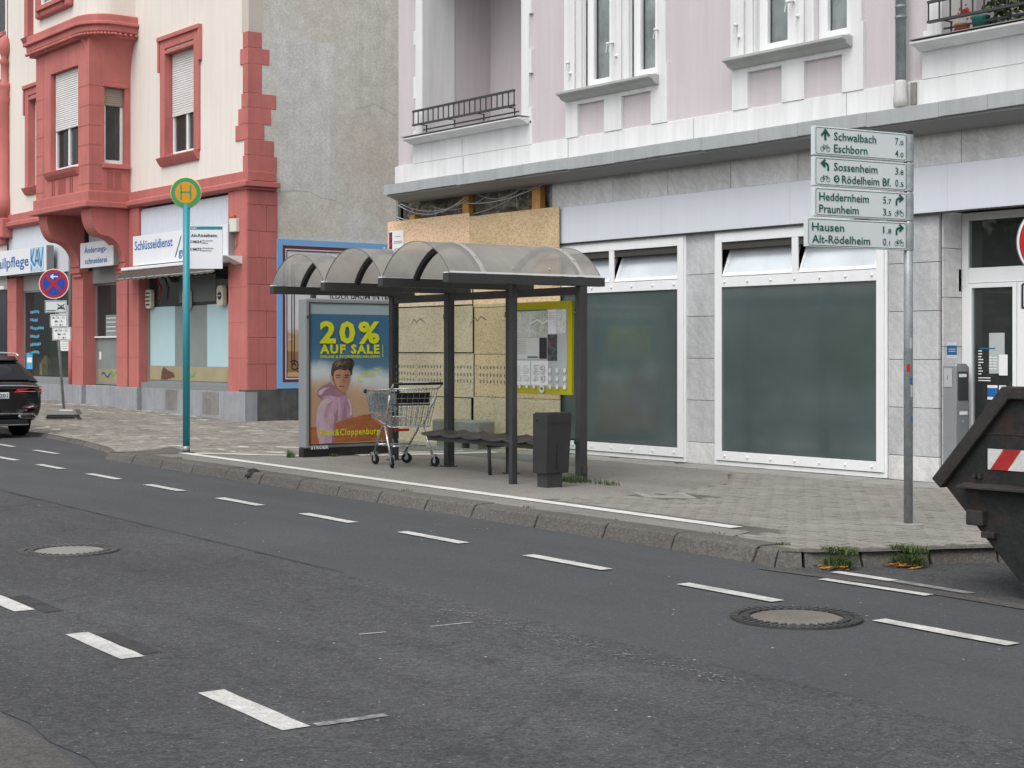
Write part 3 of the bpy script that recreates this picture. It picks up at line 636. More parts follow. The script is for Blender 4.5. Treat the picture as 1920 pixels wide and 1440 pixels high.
# loggias
def loggia(x0, x1, label_back, furnished=False):
    g = part(MB().face([(x0, YF + .18, 4.9), (x0, YF + 1.35, 4.9), (x0, YF + 1.35, 8), (x0, YF + .18, 8)]).face([(x1, YF + .18, 4.9), (x1, YF + 1.35, 4.9), (x1, YF + 1.35, 8), (x1, YF + .18, 8)])
             .face([(x0, YF + 1.35, 4.9), (x1, YF + 1.35, 4.9), (x1, YF + 1.35, 8), (x0, YF + 1.35, 8)]), 'loggia_wall', PINK, P)
    part(MB().box(x0, x1, YF + .05, YF + 1.35, 4.8, 5.0), 'loggia_floor', CONC, P)
    part(MB().box(x0, x1, YF + .05, YF + 1.35, 7.9, 8.0), 'loggia_ceiling', WHITE, P)
    # stepped white surround, one block at a time
    z = 4.97; k = 0
    while z < 8.4:
        hh = (.22, .52, .36, .52)[k % 4]; wl = .18 if k % 2 else .24
        part(MB().box(x0 - wl, x0 + .002, YF - .045, YF + .19, z, z + hh), 'surround_block', WHITE, P)
        part(MB().box(x1 - .002, x1 + wl, YF - .045, YF + .19, z, z + hh), 'surround_block', WHITE, P)
        z += hh; k += 1
    part(MB().box(x0 + .002, x0 + .012, YF - .04, YF + .60, 5.02, 7.9), 'reveal_panel', WHITE, P)
    pp = part(MB().box(x0 - .25, x1 + .25, YF - .045, YF + .15, 4.651, 5.0), 'parapet', WHITE, P)
    part(MB().box(x0 + 1.1, x0 + 1.11, YF - .047, YF - .04, 4.66, 4.92), 'joint', ZINC, pp)
    part(MB().ext_x([(YF - .26, 5.045), (YF + .1, 5.06), (YF + .1, 4.96), (YF - .10, 4.96), (YF - .14, 4.985), (YF - .26, 5.02)], x0 - .26, x1 + .2), 'parapet_coping', WHITE, pp, bevel=.006)
    part(MB().box(x0 - .27, x1 + .2, YF - .275, YF + .1, 5.062, 5.07), 'drip_sheet', ZINCDK, pp)
    # French window at the back right of the loggia
    fx0, fx1 = x1 - 1.25, x1 - .1; yb = YF + 1.33
    wn = part(frame_box(MB(), fx0, fx1, 5.0, 7.9, yb - .06, yb, .12), 'window_frame', TRIM, P, bevel=.006)
    part(frame_box(MB(), fx0 + .14, fx1 - .14, 5.05, 6.55, yb - .05, yb - .005, .07).box(fx0 + .13, fx1 - .13, yb - .05, yb - .01, 6.56, 6.66), 'sash', TRIM, wn)
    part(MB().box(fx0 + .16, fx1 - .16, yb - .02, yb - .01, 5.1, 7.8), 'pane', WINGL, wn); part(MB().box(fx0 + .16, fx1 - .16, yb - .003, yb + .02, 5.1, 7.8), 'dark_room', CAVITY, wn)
    # balustrade
    b = thing('balustrade', label_back, 'balustrade', ((x0 + x1) / 2, YF - .12, 5.07), group='balcony railings of the pink house')
    ya = YF - .16
    part(MB().box(x0 - .08, x1 - .02, ya - .02, ya + .02, 5.455, 5.485), 'top_rail', DARKMET, b); part(MB().box(x0 - .08, x1 - .02, ya - .025, ya + .025, 5.235, 5.262), 'middle_rail', DARKMET, b)
    part(MB().box(x0 + .05, x1 - .05, ya + .1, ya + .115, 5.16, 5.18), 'bottom_rail', DARKMET, b)
    n_ = int((x1 - x0) / .135); bm_ = None
    for k in range(n_ + 1):
        xx = x0 - .075 + (x1 - x0 + .05) * k / n_
        part(MB().box(xx - .007, xx + .007, ya - .007, ya + .007, 5.26, 5.456), 'bar', DARKMET, b)
    for k in range(4):
        xx = x0 + .15 + (x1 - x0 - .3) * k / 3; part(MB().box(xx - .008, xx + .008, ya + .1, ya + .115, 5.06, 5.236).box(xx - .01, xx + .01, ya - .01, ya + .12, 5.225, 5.236), 'support', DARKMET, b)
loggia(-20.98, -18.38, 'dark metal railing on the left balcony above the boarded shop')
loggia(-10.86, -8.3, 'dark metal railing with plants behind it on the right balcony')
lg = thing('balcony_plants', 'green pot plants with red flowers behind the right balcony railing', 'plants', (-9.7, YF + .3, 5.0))
mb = MB()
for k in range(2600):
    x, y, z = rg.uniform(-10.45, -8.4), rg.uniform(YF + .02, YF + .5), rg.uniform(5.12, 6.1)
    if rg.random() > (1 if x > -10.3 else .4): continue
    L = rg.uniform(.02, .05); a, b = rg.uniform(0, 6.28), rg.uniform(-.8, .8); mb.face([(x + L * math.cos(a + q) * math.cos(b), y + L * math.sin(a + q), z + L * math.sin(b + q) * .8) for q in (0, 1.4, 3.14, 4.6)])
part(mb, 'leaves', LEAF, lg)
mb = MB()
for (cx, cz) in ((-10.60, 5.34), (-10.58, 5.32), (-10.66, 5.12), (-10.63, 5.10)):
    for k in range(25):
        x, y, z = cx + rg.gauss(0, .03), YF + .03 + rg.gauss(0, .02), cz + rg.gauss(0, .03); L = .016; mb.face([(x + L * math.cos(q), y, z + L * math.sin(q)) for q in (0, 1.5, 3.1, 4.6)])
part(mb, 'flowers', flatmat('red_petals', (.32, .03, .025)), lg)['kind'] = 'stuff'
part(MB().lathe([(.07, 5.07), (.10, 5.25), (.105, 5.27)], (-10.45, YF + .12, 0), 14), 'pot', flatmat('green_pot', (.02, .16, .12)), lg, smooth=True); part(MB().lathe([(.06, 5.07), (.085, 5.2), (.09, 5.22)], (-10.68, YF + .1, 0), 14), 'pot', flatmat('terracotta', (.4, .13, .06)), lg, smooth=True)
# paired windows with white surrounds, shutter hooks, sill and pink panels
def pair_window(xl, seed):
    xr = xl + 2.05
    ops = [(xl + .40, xl + .99), (xl + 1.37, xl + 1.92)]
    s = part(wall_holes(MB(), xl, xr, 5.16, 7.7, YF - .05, [(a, b, 5.28, 7.5) for a, b in ops], .21).box(xl, xl + .27, YF - .052, YF + .05, 4.652, 5.16).box(xl + .84, xl + 1.20, YF - .052, YF + .05, 4.652, 5.16).box(xr - .26, xr, YF - .052, YF + .05, 4.652, 5.16)
             .box(xl + .27, xr - .26, YF - .051, YF + .05, 5.11, 5.16), 'window_surround', WHITE, P)
    part(MB().box(xr, xr + .055, YF - .05, YF + .05, 4.652, 5.45).box(xr, xr + .03, YF - .05, YF + .05, 5.451, 7.7).box(xl - .03, xl, YF - .05, YF + .05, 5.2, 7.7), 'surround_step', WHITE, s)
    for c in (xl + .18, xl + 1.17, xl + .33, xl + 1.33): part(MB().box(c - .05, c + .05, YF - .085, YF - .05, 5.29, 7.6), 'fluted_strip', WHITE, s, bevel=.012)
    part(MB().ext_x([(YF - .24, 5.29), (YF + .05, 5.31), (YF + .05, 5.17), (YF - .08, 5.17), (YF - .15, 5.20), (YF - .17, 5.235), (YF - .24, 5.255)], xl + .0, xr - .10), 'sill', mat('sill_grey_%d' % seed, (.42, .43, .42), .6, .3, v=.06, streak=.1), s, bevel=.004)
    for a, b in ops:
        f = part(frame_box(MB(), a, b, 5.29, 7.5, YF + .02, YF + .10, .075), 'window_frame', TRIM, s, bevel=.008)
        part(frame_box(MB(), a + .07, b - .02, 5.34, 7.45, YF + .005, YF + .07, .085), 'sash', TRIM, f, bevel=.006)
        part(MB().box(a + .14, b - .07, YF + .05, YF + .058, 5.40, 7.4), 'pane', WINGL, f)
        part(MB().box(a + .13, b - .06, YF + .115, YF + .125, 5.3, 7.45), 'curtain', mat('net_curtain_%d_%d' % (seed, int(a * 10)), (.72, .73, .72), .9, .1, v=.4, vs=2), f)
    # little white shutter stays
    for cx, cz in ((xl + .10, 5.72), (xl + .16, 5.56), (xl + .97, 5.86), (xl + 1.04, 5.86), (xl + 1.14, 5.66), (xl + 1.93, 5.90)):
        part(MB().lathe([(.016, -.12), (.022, -.10), (.022, -.09), (.012, -.05)], (cx, YF, cz), 10, 'y'), 'shutter_stay', WHITE, s, smooth=True)
        part(MB().tube([(cx, YF - .11, cz - .02), (cx - .015, YF - .11, cz - .07), (cx - .025, YF - .11, cz - .12)], .007, 6), 'shutter_hook', WHITE, s)
pair_window(-17.35, 1); pair_window(-14.05, 2)
part(MB().box(-13.40, -13.2, YF + .16, YF + .2, 5.33, 5.62), 'windowsill_clutter', BLUEP, P)
# downpipe
dp = thing('downpipe', 'grey zinc downpipe ending on the ledge between window and right balcony', 'pipe', (-11.34, YF - .14, 4.4))
part(MB().tube([(-11.34, YF - .13, 9.4), (-11.34, YF - .13, 4.62)], .060, 16), 'pipe', STEEL, dp, smooth=True)
part(MB().lathe([(.078, 4.36), (.085, 4.44), (.075, 4.52), (.07, 4.64), (.06, 4.66)], (-11.34, YF - .13, 0), 16), 'shoe', mat('pipe_shoe', (.50, .49, .47), .6), dp, smooth=True)
for z in (5.38, 5.5, 7.2): part(MB().lathe([(.067, z - .012), (.067, z + .012)], (-11.34, YF - .13, 0), 16), 'pipe_clip', STEEL, dp)
part(MB().box(-11.26, -11.18, YF - .06, YF - .02, 4.38, 4.63), 'patch', CONC, dp)
# ---- shop front: stone slabs, fascia, windows
# backing walls, with the shop openings left free
part(wall_holes(MB(), -21.72, -7.5, .05, 4.12, YF + .03, [(-17.9, -14.92, .10, 3.2), (-14.40, -11.59, .10, 3.2), (-10.9, -8.6, .10, 3.2), (-21.70, -17.70, 3.0, 4.1)], .05), 'shop_wall', ROOM, P)
for (a, b) in ((-17.70, -16.37), (-16.37, -15.27), (-15.27, -14.11), (-14.11, -12.98), (-12.98, -11.79), (-11.79, -10.61), (-10.61, -9.45), (-9.45, -8.3)):
    part(MB().box(a + .004, b - .004, YF - .012, YF + .03, 3.675, 4.10), 'stone_slab', STONELT, P, bevel=.003)
zj = [.10, .41, .957, 1.503, 2.05, 2.597, 3.14]
for (a, b, sp) in ((-14.91, -14.39, None), (-11.605, -10.905, -11.19)):
    for z0, z1 in zip(zj, zj[1:]):
        if z0 < .2: z0 = .125
        part(MB().box(a + .003, b - .003, YF - .012, YF + .03, z0 + .003, z1 - .003), 'stone_slab', STONE if z0 > .2 else STONELT, P, bevel=.003)
for z0, z1 in zip([.125, .55, 1.10, 1.65, 2.2, 2.75], [.55, 1.10, 1.65, 2.2, 2.75, 3.16]):       # side of the door recess
    part(MB().box(-10.92, -10.885, YF + .035, YF + .40, z0 + .003, z1 - .003), 'stone_slab', STONELT, P, bevel=.002)
for (a, b) in ((-17.46, -15.33), (-15.33, -13.05), (-13.05, -10.75), (-10.75, -8.4)):
    part(MB().box(a + .001, b - .001, YF - .075, YF - .015, 3.145, 3.665), 'fascia_panel', ALU, P, bevel=.003)
part(MB().box(-17.46, -8.4, YF - .09, YF - .013, 3.130, 3.143), 'fascia_lip', DARKMET, P)
def shop_window(x0, x1, panes, seed):
    f = part(frame_box(MB(), x0, x1, .135, 3.128, YF - .035, YF + .02, .055), 'window_flange', TRIM, P, bevel=.003)
    part(frame_box(MB(), x0 + .03, x1 - .03, .20, 3.10, YF - .055, YF - .036, .11, .12).box(x0 + .14, x1 - .14, YF - .0535, YF - .036, 2.415, 2.545), 'window_frame', TRIM, f, bevel=.003)
    mid = (x0 + x1) / 2; part(MB().box(mid - .05, mid + .05, YF - .0545, YF - .036, 2.546, 2.989), 'mullion', TRIM, f)
    part(MB().box(x0 + .12, x1 - .12, YF - .03, YF - .015, .30, 2.43), 'pane', TEAL, f)
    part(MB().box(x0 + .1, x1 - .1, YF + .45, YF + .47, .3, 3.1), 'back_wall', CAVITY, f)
    part(MB().box(x0 + .135, x1 - .135, YF - .03, YF + .3, 2.90, 3.02), 'blind_box', mat('blind_box_%d' % seed, (.06, .055, .05), .8), f)
    for a, b in ((x0 + .145, mid - .055), (mid + .055, x1 - .145)):
        # hopper light leaning into the room: bottom at the frame, top .17 m inside
        hz, tp, dp_ = 2.555, 2.955, .17
        c, s_ = (tp - hz), dp_
        q = lambda xx, t, o=0: (xx, YF - .05 + s_ * t + o, hz + c * t - o * .3)
        sash = MB()
        for (ax, bx, t0, t1) in ((a, b, 0, .11), (a, b, .92, 1), (a, a + .04, .11, .92), (b - .04, b, .11, .92)):
            sash.prism([q(ax, t0), q(bx, t0), q(bx, t1), q(ax, t1)], [q(ax, t0, .03), q(bx, t0, .03), q(bx, t1, .03), q(ax, t1, .03)])
        h_ = part(sash, 'hopper_sash', TRIM, f)
        part(MB().prism([q(a + .04, .11, .01), q(b - .04, .11, .01), q(b - .04, .92, .01), q(a + .04, .92, .01)], [q(a + .04, .11, .018), q(b - .04, .11, .018), q(b - .04, .92, .018), q(a + .04, .92, .018)]), 'pane', MILK, h_)
        part(MB().tube([(a + .012, YF - .03, hz + .03), (a + .012, YF + .16, 2.92)], .008, 6), 'stay_arm', STEEL, h_)
    cm = MB().lathe([(.016, .0), (.016, -.010), (.008, -.018)], n=8, axis='y').mesh('screw_cap')
    for k in range(7):
        for z in (.26, 2.48):
            o = link('screw_cap', cm, f, TRIM); o.location = (x0 + .2 + (x1 - x0 - .4) * k / 6, YF - .055, z)
    return f
shop_window(-17.80, -14.905, 2, 1); shop_window(-14.375, -11.61, 2, 2)
part(MB().box(-14.37, -11.62, YF - .02, YF + .05, .10, .133), 'sill_footing', CONC, P)
# door
dY = YF + .40
d = thing('shop_door', 'white framed glass shop door in the stone recess at the right', 'door', (-10.2, dY, .12))
part(frame_box(MB(), -10.88, -9.2, .14, 3.15, dY - .03, dY + .04, .085).box(-10.795, -9.285, dY - .029, dY + .04, 2.36, 2.53), 'frame', TRIM, d, bevel=.004)
part(frame_box(MB(), -10.79, -10.16, .15, 2.355, dY - .045, dY + .02, .05), 'leaf_frame', TRIM, d); part(MB().box(-10.155, -9.29, dY - .04, dY + .02, .15, 2.355), 'side_panel', TRIM, d)
part(MB().box(-10.745, -10.21, dY - .012, dY - .004, .2, 2.31), 'pane', SHOPGL, d); part(MB().box(-10.79, -9.29, dY - .012, dY - .004, 2.535, 3.06), 'fanlight', SHOPGL, d)
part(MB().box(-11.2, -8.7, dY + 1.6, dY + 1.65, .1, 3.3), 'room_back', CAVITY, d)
part(MB().box(-10.62, -10.30, dY + .5, dY + .9, .12, 1.25), 'counter', mat('counter', (.35, .42, .38), .5), d); part(MB().box(-10.72, -10.35, dY + .45, dY + .48, 1.28, 1.45), 'desk_screen', BLACK, d); part(MB().box(-10.56, -10.45, dY + .7, dY + .72, 1.3, 2.1), 'display_card', flatmat('ochre_card', (.18, .14, .03)), d)
part(MB().box(-10.925, -10.885, dY - .08, dY - .035, 2.27, 2.52), 'door_contact', TRIM, d)
F = Flat((-10.75, dY - .014, 0), (1, 0, 0), (0, 0, 1), d)
F.rect(.22, 1.35, .42, 1.80, mat('pale_notice', (.42, .46, .45), .6), 'notice', .002); F.rect(.10, 1.62, .30, 1.635, BLUEP, 'lettering', .003)
F.strips([[(.08, 1.60 - k * .032), (.08 + rg.uniform(.03, .07), 1.60 - k * .032)] for k in range(9)] + [[(.22 + .055 * c, 1.53 - k * .032), (.265 + .055 * c, 1.53 - k * .032)] for k in range(5) for c in (0, 1)] + [[(.08, 1.30), (.24, 1.30)], [(.08, 1.27), (.24, 1.27)]], .011, PAPER, 'opening_hours', .004)
F.rect(.35, 1.33, .46, 1.56, PAPER, 'sticker', .005); F.rect(.35, 1.02, .44, 1.22, PAPER, 'sticker', .005); F.rect(.20, 1.06, .33, 1.22, PAPER, 'sticker', .005); F.rect(.20, 1.09, .33, 1.19, BLUEP, 'sticker_band', .006)
F2 = Flat((-10.884, YF + .38, 0), (0, -1, 0), (0, 0, 1), P)
st = thing('blue_notice', 'small blue and white notice stuck on the stone beside the shop door', 'notice', (-10.88, YF + .2, 1.6))
F2 = Flat((-10.883, YF + .06, 0), (0, 1, 0), (0, 0, 1), st); F2.rect(.04, 1.52, .22, 1.70, PAPER, 'plate', .001); F2.rect(.04, 1.555, .22, 1.66, BLUEP, 'band', .002); F2.strips([[(.07, 1.62), (.19, 1.62)], [(.07, 1.595), (.19, 1.595)]], .008, PAPER, 'lettering', .003)
# letterbox pillar
lb = thing('letterbox_pillar', 'grey free-standing letterbox pillar beside the shop door', 'letterbox', (-10.83, YF + .1, .12))
part(MB().ext_x([(YF + .02, .12), (YF + .26, .12), (YF + .26, 1.42), (YF + .20, 1.46), (YF + .04, 1.46), (YF + .02, 1.43)], -10.88, -10.70), 'pillar', CASE, lb, bevel=.008)
FL = Flat((-10.698, YF + .02, 0), (0, 1, 0), (0, 0, 1), lb); FL.rect(.03, 1.05, .21, 1.37, DARKMET, 'letter_flap', .004); FL.rect(.04, 1.31, .18, 1.345, PAPER, 'name_label', .006); FL.rect(.05, .89, .20, .93, PAPER, 'name_label', .004); FL.discs([(.12, .82)], .008, PAPER, 'lock', .004)
FL2 = Flat((-10.88, YF + .018, 0), (1, 0, 0), (0, 0, 1), lb); FL2.rect(.02, 1.2, .13, 1.41, GREYP, 'number_plate', .003); FL2.text('1', .065, 1.28, .05, TXT)
# ---- board hoarding over the gutted shop
hb = thing('board_hoarding', 'chipboard panels nailed over the gutted left shop front', 'hoarding', (-19.7, 14.45, .12))
yb = 14.455
for (x0, x1, z0, z1, m_, dy) in ((-21.86, -19.58, 2.93, 3.735, OSBP, -.012), (-19.57, -17.40, 2.93, 3.675, OSB, -.02), (-21.80, -19.53, 2.32, 2.94, OSBG, .0), (-21.80, -19.50, 1.58, 2.30, OSBG, -.014), (-21.80, -19.50, .88, 1.565, OSBG, .006), (-21.80, -19.55, .13, .865, OSBG, -.006),
        (-19.50, -17.42, 2.27, 2.94, OSB, .012), (-19.485, -17.42, 1.555, 2.262, OSB, .016), (-19.47, -17.42, .90, 1.547, OSB, .012), (-19.5, -17.42, .13, .893, OSBG, .014)):
    part(MB().box(x0, x1, yb + dy - .018, yb + dy, z0, z1), 'board', m_, hb, bevel=.002)
for x0, x1, z1 in ((-19.86, -19.70, 4.04), (-18.12, -17.93, 4.08), (-21.33, -21.18, 3.82)): part(MB().box(x0, x1, 14.50, 14.60, 2.6, z1), 'stud', WOOD, hb, bevel=.004)
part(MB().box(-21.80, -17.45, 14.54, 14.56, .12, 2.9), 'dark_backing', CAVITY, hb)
# raw masonry behind, as an uneven surface
rm = random.Random(8); gr = []
for j in range(15):
    row = []
    for i in range(70): row.append((-21.72 + 4.05 * i / 69, 14.74 + rm.uniform(-.05, .04) - (.10 if (i // 9 + j // 5) % 2 else 0), 2.95 + 1.17 * j / 14))
    gr.append(row)
part(MB().sheet(gr), 'exposed_masonry', RUBBLE, P); part(MB().box(-17.78, -17.70, 14.56, 14.80, 2.95, 4.1), 'cavity_edge', CONC, P); part(MB().box(-21.76, -21.70, 14.53, 14.85, .1, 4.12), 'cavity_edge', CONC, P)
cb = thing('hanging_cables', 'loose grey cables sagging in front of the exposed masonry above the boards', 'cables', (-19.8, 14.48, 3.7))
for (a, b, sag, y_) in (((-21.6, 4.0), (-19.75, 3.98), .20, 14.47), ((-21.55, 4.02), (-19.70, 3.95), .15, 14.48), ((-19.75, 3.9), (-17.75, 4.06), .10, 14.475), ((-21.7, 3.82), (-21.15, 3.72), .02, 14.5), ((-21.7, 3.78), (-21.0, 3.70), .06, 14.51), ((-20.9, 3.95), (-19.2, 4.05), .16, 14.6), ((-20.6, 3.8), (-19.9, 4.05), .02, 14.62), ((-19.6, 4.07), (-18.3, 4.07), .16, 14.52), ((-18.6, 4.05), (-17.75, 4.05), .05, 14.5), ((-20.2, 3.72), (-18.4, 4.0), .08, 14.6), ((-20.75, 3.95), (-20.7, 3.72), .0, 14.6), ((-18.62, 4.08), (-18.60, 3.75), .0, 14.6)):
    part(MB().tube([(a[0] + (b[0] - a[0]) * t / 10, y_, a[1] + (b[1] - a[1]) * t / 10 - sag * 4 * (t / 10) * (1 - t / 10)) for t in range(11)], .008, 5), 'cable', ROPE, cb, smooth=True)
nb = thing('building_notice', 'small white printed notice with a red and blue stripe on the left board', 'notice', (-21.62, 14.42, 3.3))
F = Flat((-21.80, yb - .034, 3.18), (1, 0, 0), (0, 0, 1), nb); F.rect(0, 0, .42, .40, PAPER, 'sheet', .002); F.rect(.0, .02, .09, .38, flatmat('navy_stripe', (.03, .03, .12)), 'stripe', .004); F.rect(.02, .15, .07, .22, SIGNRED, 'emblem', .006); F.rect(.02, .27, .07, .31, SIGNRED, 'emblem', .006)
F.strips([[(.17, .30), (.33, .30)], [(.14, .22), (.38, .22)], [(.14, .195), (.38, .195)], [(.16, .10), (.34, .10)]], .018, GREYP, 'lettering', .004)
pb = thing('base_block', 'grey concrete block on two feet leaning by the boards behind the bench', 'block', (-19.4, 14.1, .12))
part(MB().box(-19.95, -18.75, 13.98, 14.3, .24, .55), 'block', CONC, pb, bevel=.03)
for x0 in (-19.85, -19.4, -19.0): part(MB().box(x0, x0 + .2, 14.0, 14.28, .12, .238), 'foot', CONC, pb, bevel=.01)
# ================================================================== RED AND CREAM BUILDING
YR = 15.95; XC = -29.47
B_ = thing('red_building', 'cream house with red stone bay, quoins and shop pilasters on the left', 'building', (-36, YR, .15))
holes = [(-33.35, -31.85, 6.07, 8.42), (-41.75, -40.4, 6.07, 8.42), (-41.8, -40.4, 10.1, 12.4), (-33.35, -31.85, 10.3, 12.6)]
part(wall_holes(MB(), -43.4, XC, 5.0, 14, YR, holes, .22), 'wall', CREAM, B_)
part(MB().box(-44, XC - .3, YR + 3, 30, .1, 13.9), 'building_core', ROOM, B_)
# plinth and ground-floor piers
def pier(x0, x1, z0, z1, dep=.35, y0=YR - .05, nm='pier'):
    p_ = part(MB().box(x0, x1, y0, YR + dep, z0, z1), nm, RED, B_, bevel=.008); return p_
for (x0, x1) in ((-30.25, XC + .04), (-35.27, -34.72), (-35.92, -35.30), (-38.58, -38.02), (-43.3, -42.62)):
    z1_ = 5.0 if x0 > -31 else (3.62 if x0 < -35.5 else 5.0)
    p_ = pier(x0, x1, .74, z1_, y0=YR - (.06 if abs(x0 + 35.92) > .01 else .09))
    for z in (1.45, 2.2, 2.95): part(MB().box(x0 + .004, x1 - .004, YR - (.062 if abs(x0 + 35.92) > .01 else .092), YR - .05, z - .006, z + .006), 'joint', REDDK, p_)
part(MB().box(-38.85, -38.60, YR - .02, YR + .2, .74, 5.0), 'pier', RED, B_)
for (x0, x1, y0) in ((-30.28, XC + .06, -.10), (-34.70, -30.30, .0), (-35.95, -34.72, -.11), (-38.0, -35.97, .0), (-38.9, -38.02, -.10), (-42.6, -38.92, .0), (-43.5, -42.62, -.1)):
    part(MB().box(x0, x1, YR + y0, YR + .4, .02, .74), 'plinth', PLINTH, B_, bevel=.01)
for (x0, x1, z0, z1) in ((-33.4, -32.8, .25, .72), (-31.55, -30.8, .22, .70)): part(MB().box(x0, x1, YR - .006, YR + .01, z0, z1), 'plinth_panel', CONC, B_)
# storey band, wraps the corner
part(MB().ext_x([(YR - .07, 5.18), (YR - .07, 5.38), (YR + .05, 5.38), (YR + .05, 5.0), (YR - .10, 5.0), (YR - .17, 5.05), (YR - .17, 5.15)], -43.4, XC + .095), 'storey_band', RED, B_, bevel=.01)
part(MB().box(XC - .2, XC + .1, YR - .068, YR + .62, 5.18, 5.378).box(XC - .2, XC + .19, YR - .168, YR + .67, 5.05, 5.16).box(XC - .2, XC + .12, YR - .1, YR + .62, 4.99, 5.05), 'band_return', RED, B_, bevel=.01)
# corner quoins, block by block (front x side)
qs = [(5.38, 5.72, -29.66, 16.62), (5.72, 6.05, -29.60, 16.55), (6.05, 6.38, -29.99, 16.32), (6.38, 6.72, -29.86, 16.48), (6.72, 7.03, -29.72, 16.60), (7.03, 7.64, -29.66, 16.26), (7.64, 7.98, -29.78, 16.44), (7.98, 8.32, -29.66, 16.26)]
for z0, z1, xq, yq in qs: part(MB().box(xq, XC + .03, YR - .03, yq, z0 + .002, z1 - .002), 'quoin', RED, B_, bevel=.008)
z = .76; k = 0
while z < 4.98:                                                       # side of the corner pier: large blocks with joints
    h_ = min(.56, 4.985 - z); sp = 16.18 if k % 2 else 16.36
    for y0, y1 in ((YR - .045, sp), (sp, 16.62)): part(MB().box(XC - .25, XC + .055, y0 + .004, y1 - .004, z + .004, z + h_ - .004), 'quoin', RED, B_, bevel=.006)
    z += h_; k += 1
part(MB().box(XC - .3, XC + .02, YR + .03, 28, .05, 14), 'firewall', FIRE, B_)
rpf = random.Random(12)
def patch(y0, y1, z0, z1, c, nm):
    pts = [(y0 + (y1 - y0) * t, z0 + rpf.uniform(-.12, .12)) for t in (0, .25, .5, .75, 1)] + [(y1 + rpf.uniform(-.1, .1), z0 + (z1 - z0) * t) for t in (.3, .6)] + [(y1 - (y1 - y0) * t, z1 + rpf.uniform(-.2, .2)) for t in (0, .25, .5, .75, 1)] + [(y0 + rpf.uniform(-.06, .06), z1 - (z1 - z0) * t) for t in (.3, .6)]
    part(MB().prism([(XC + .015, y, z) for y, z in pts], [(XC + .0235, y, z) for y, z in pts]), 'render_patch', mat(nm, c, .95, .1, v=.10, vs=3, f=.16, fs=25, bump=.2, streak=.12), B_)
patch(16.7, 18.1, 5.0, 8.2, (.61, .605, .58), 'pale_render_patch'); patch(18.6, 20.6, 7.0, 10.4, (.57, .54, .49), 'tan_render_patch')
part(MB().box(XC - .28, XC + .022, YR - .001, 16.30, 8.32, 14), 'corner_render', mat('beige_render', (.55, .50, .44), .85, .1, v=.05), B_)
part(MB().box(XC - .25, XC + .075, YR - .09, 28, .02, .785), 'side_plinth', PLINTHDK, B_, bevel=.01)
part(MB().box(XC + .05, XC + .085, YR - .12, 16.12, .02, .74), 'plinth_corner', PLINTH, B_)
# stone-framed sash windows with roller shutters
def slats(mb, x0, x1, z0, z1, y, ph=.052):
    z = z1
    while z > z0 + .01:
        zz = max(z - ph, z0); mb.face([(x0, y, z), (x0, y - .012, zz + .012), (x1, y - .012, zz + .012), (x1, y, z)]); mb.face([(x0, y - .012, zz + .012), (x0, y, zz), (x1, y, zz), (x1, y - .012, zz + .012)]); z = zz
    return mb
def red_window(x0, x1, z0, z1, drop, surround=True, y=YR, dep=.22, shut=None):
    s = part(frame_box(MB(), x0 - .26, x1 + .2, z0 - .02, z1 + .36, y - .05, y + .02, .25 if surround else .1, .02), 'window_surround', RED, B_, bevel=.012)
    part(MB().box(x0 - .34, x1 + .28, y - .10, y + .02, z1 + .30, z1 + .40).box(x0 - .34, x0 - .26, y - .08, y + .02, z1 - .4, z1 + .30).box(x1 + .2, x1 + .28, y - .08, y + .02, z1 - .4, z1 + .30), 'hood', RED, s, bevel=.01)
    part(MB().box(x0 - .05, x0 + .012, y - .055, y + dep, z0, z1).box(x1 - .012, x1 + .05, y - .055, y + dep, z0, z1).box(x0, x1, y - .054, y + dep, z1 - .012, z1 + .05), 'reveal', RED, s)
    part(MB().ext_x([(y - .17, z0 - .05), (y + dep, z0 + .02), (y + dep, z0 - .1), (y - .05, z0 - .24), (y - .12, z0 - .14)], x0 - .24, x1 + .16), 'sill', RED, s, bevel=.01)
    f = part(frame_box(MB(), x0 + .015, x1 - .015, z0 + .02, z1, y + dep - .07, y + dep, .07).box((x0 + x1) / 2 - .04, (x0 + x1) / 2 + .04, y + dep - .075, y + dep, z0 + .09, z1 - .07), 'window_frame', TRIM, s, bevel=.005)
    part(MB().box(x0 + .08, x1 - .08, y + dep - .035, y + dep - .028, z0 + .08, z1 - .07), 'pane', WINGL, f)
    part(MB().box(x0 + .05, x1 - .05, y + dep + .35, y + dep + .37, z0, z1), 'dark_room', ROOM, f)
    if drop: part(slats(MB(), x0 + .03, x1 - .03, z1 - drop, z1, y + dep - .085).box(x0 + .03, x1 - .03, y + dep - .10, y + dep - .075, z1 - drop - .05, z1 - drop), 'roller_shutter', shut or SHUT, s)
    return s
red_window(-33.35, -31.85, 6.07, 8.42, 1.40); red_window(-41.75, -40.4, 6.07, 8.42, 2.3); red_window(-41.8, -40.4, 10.15, 12.4, .5); red_window(-33.35, -31.85, 10.3, 12.6, .6)
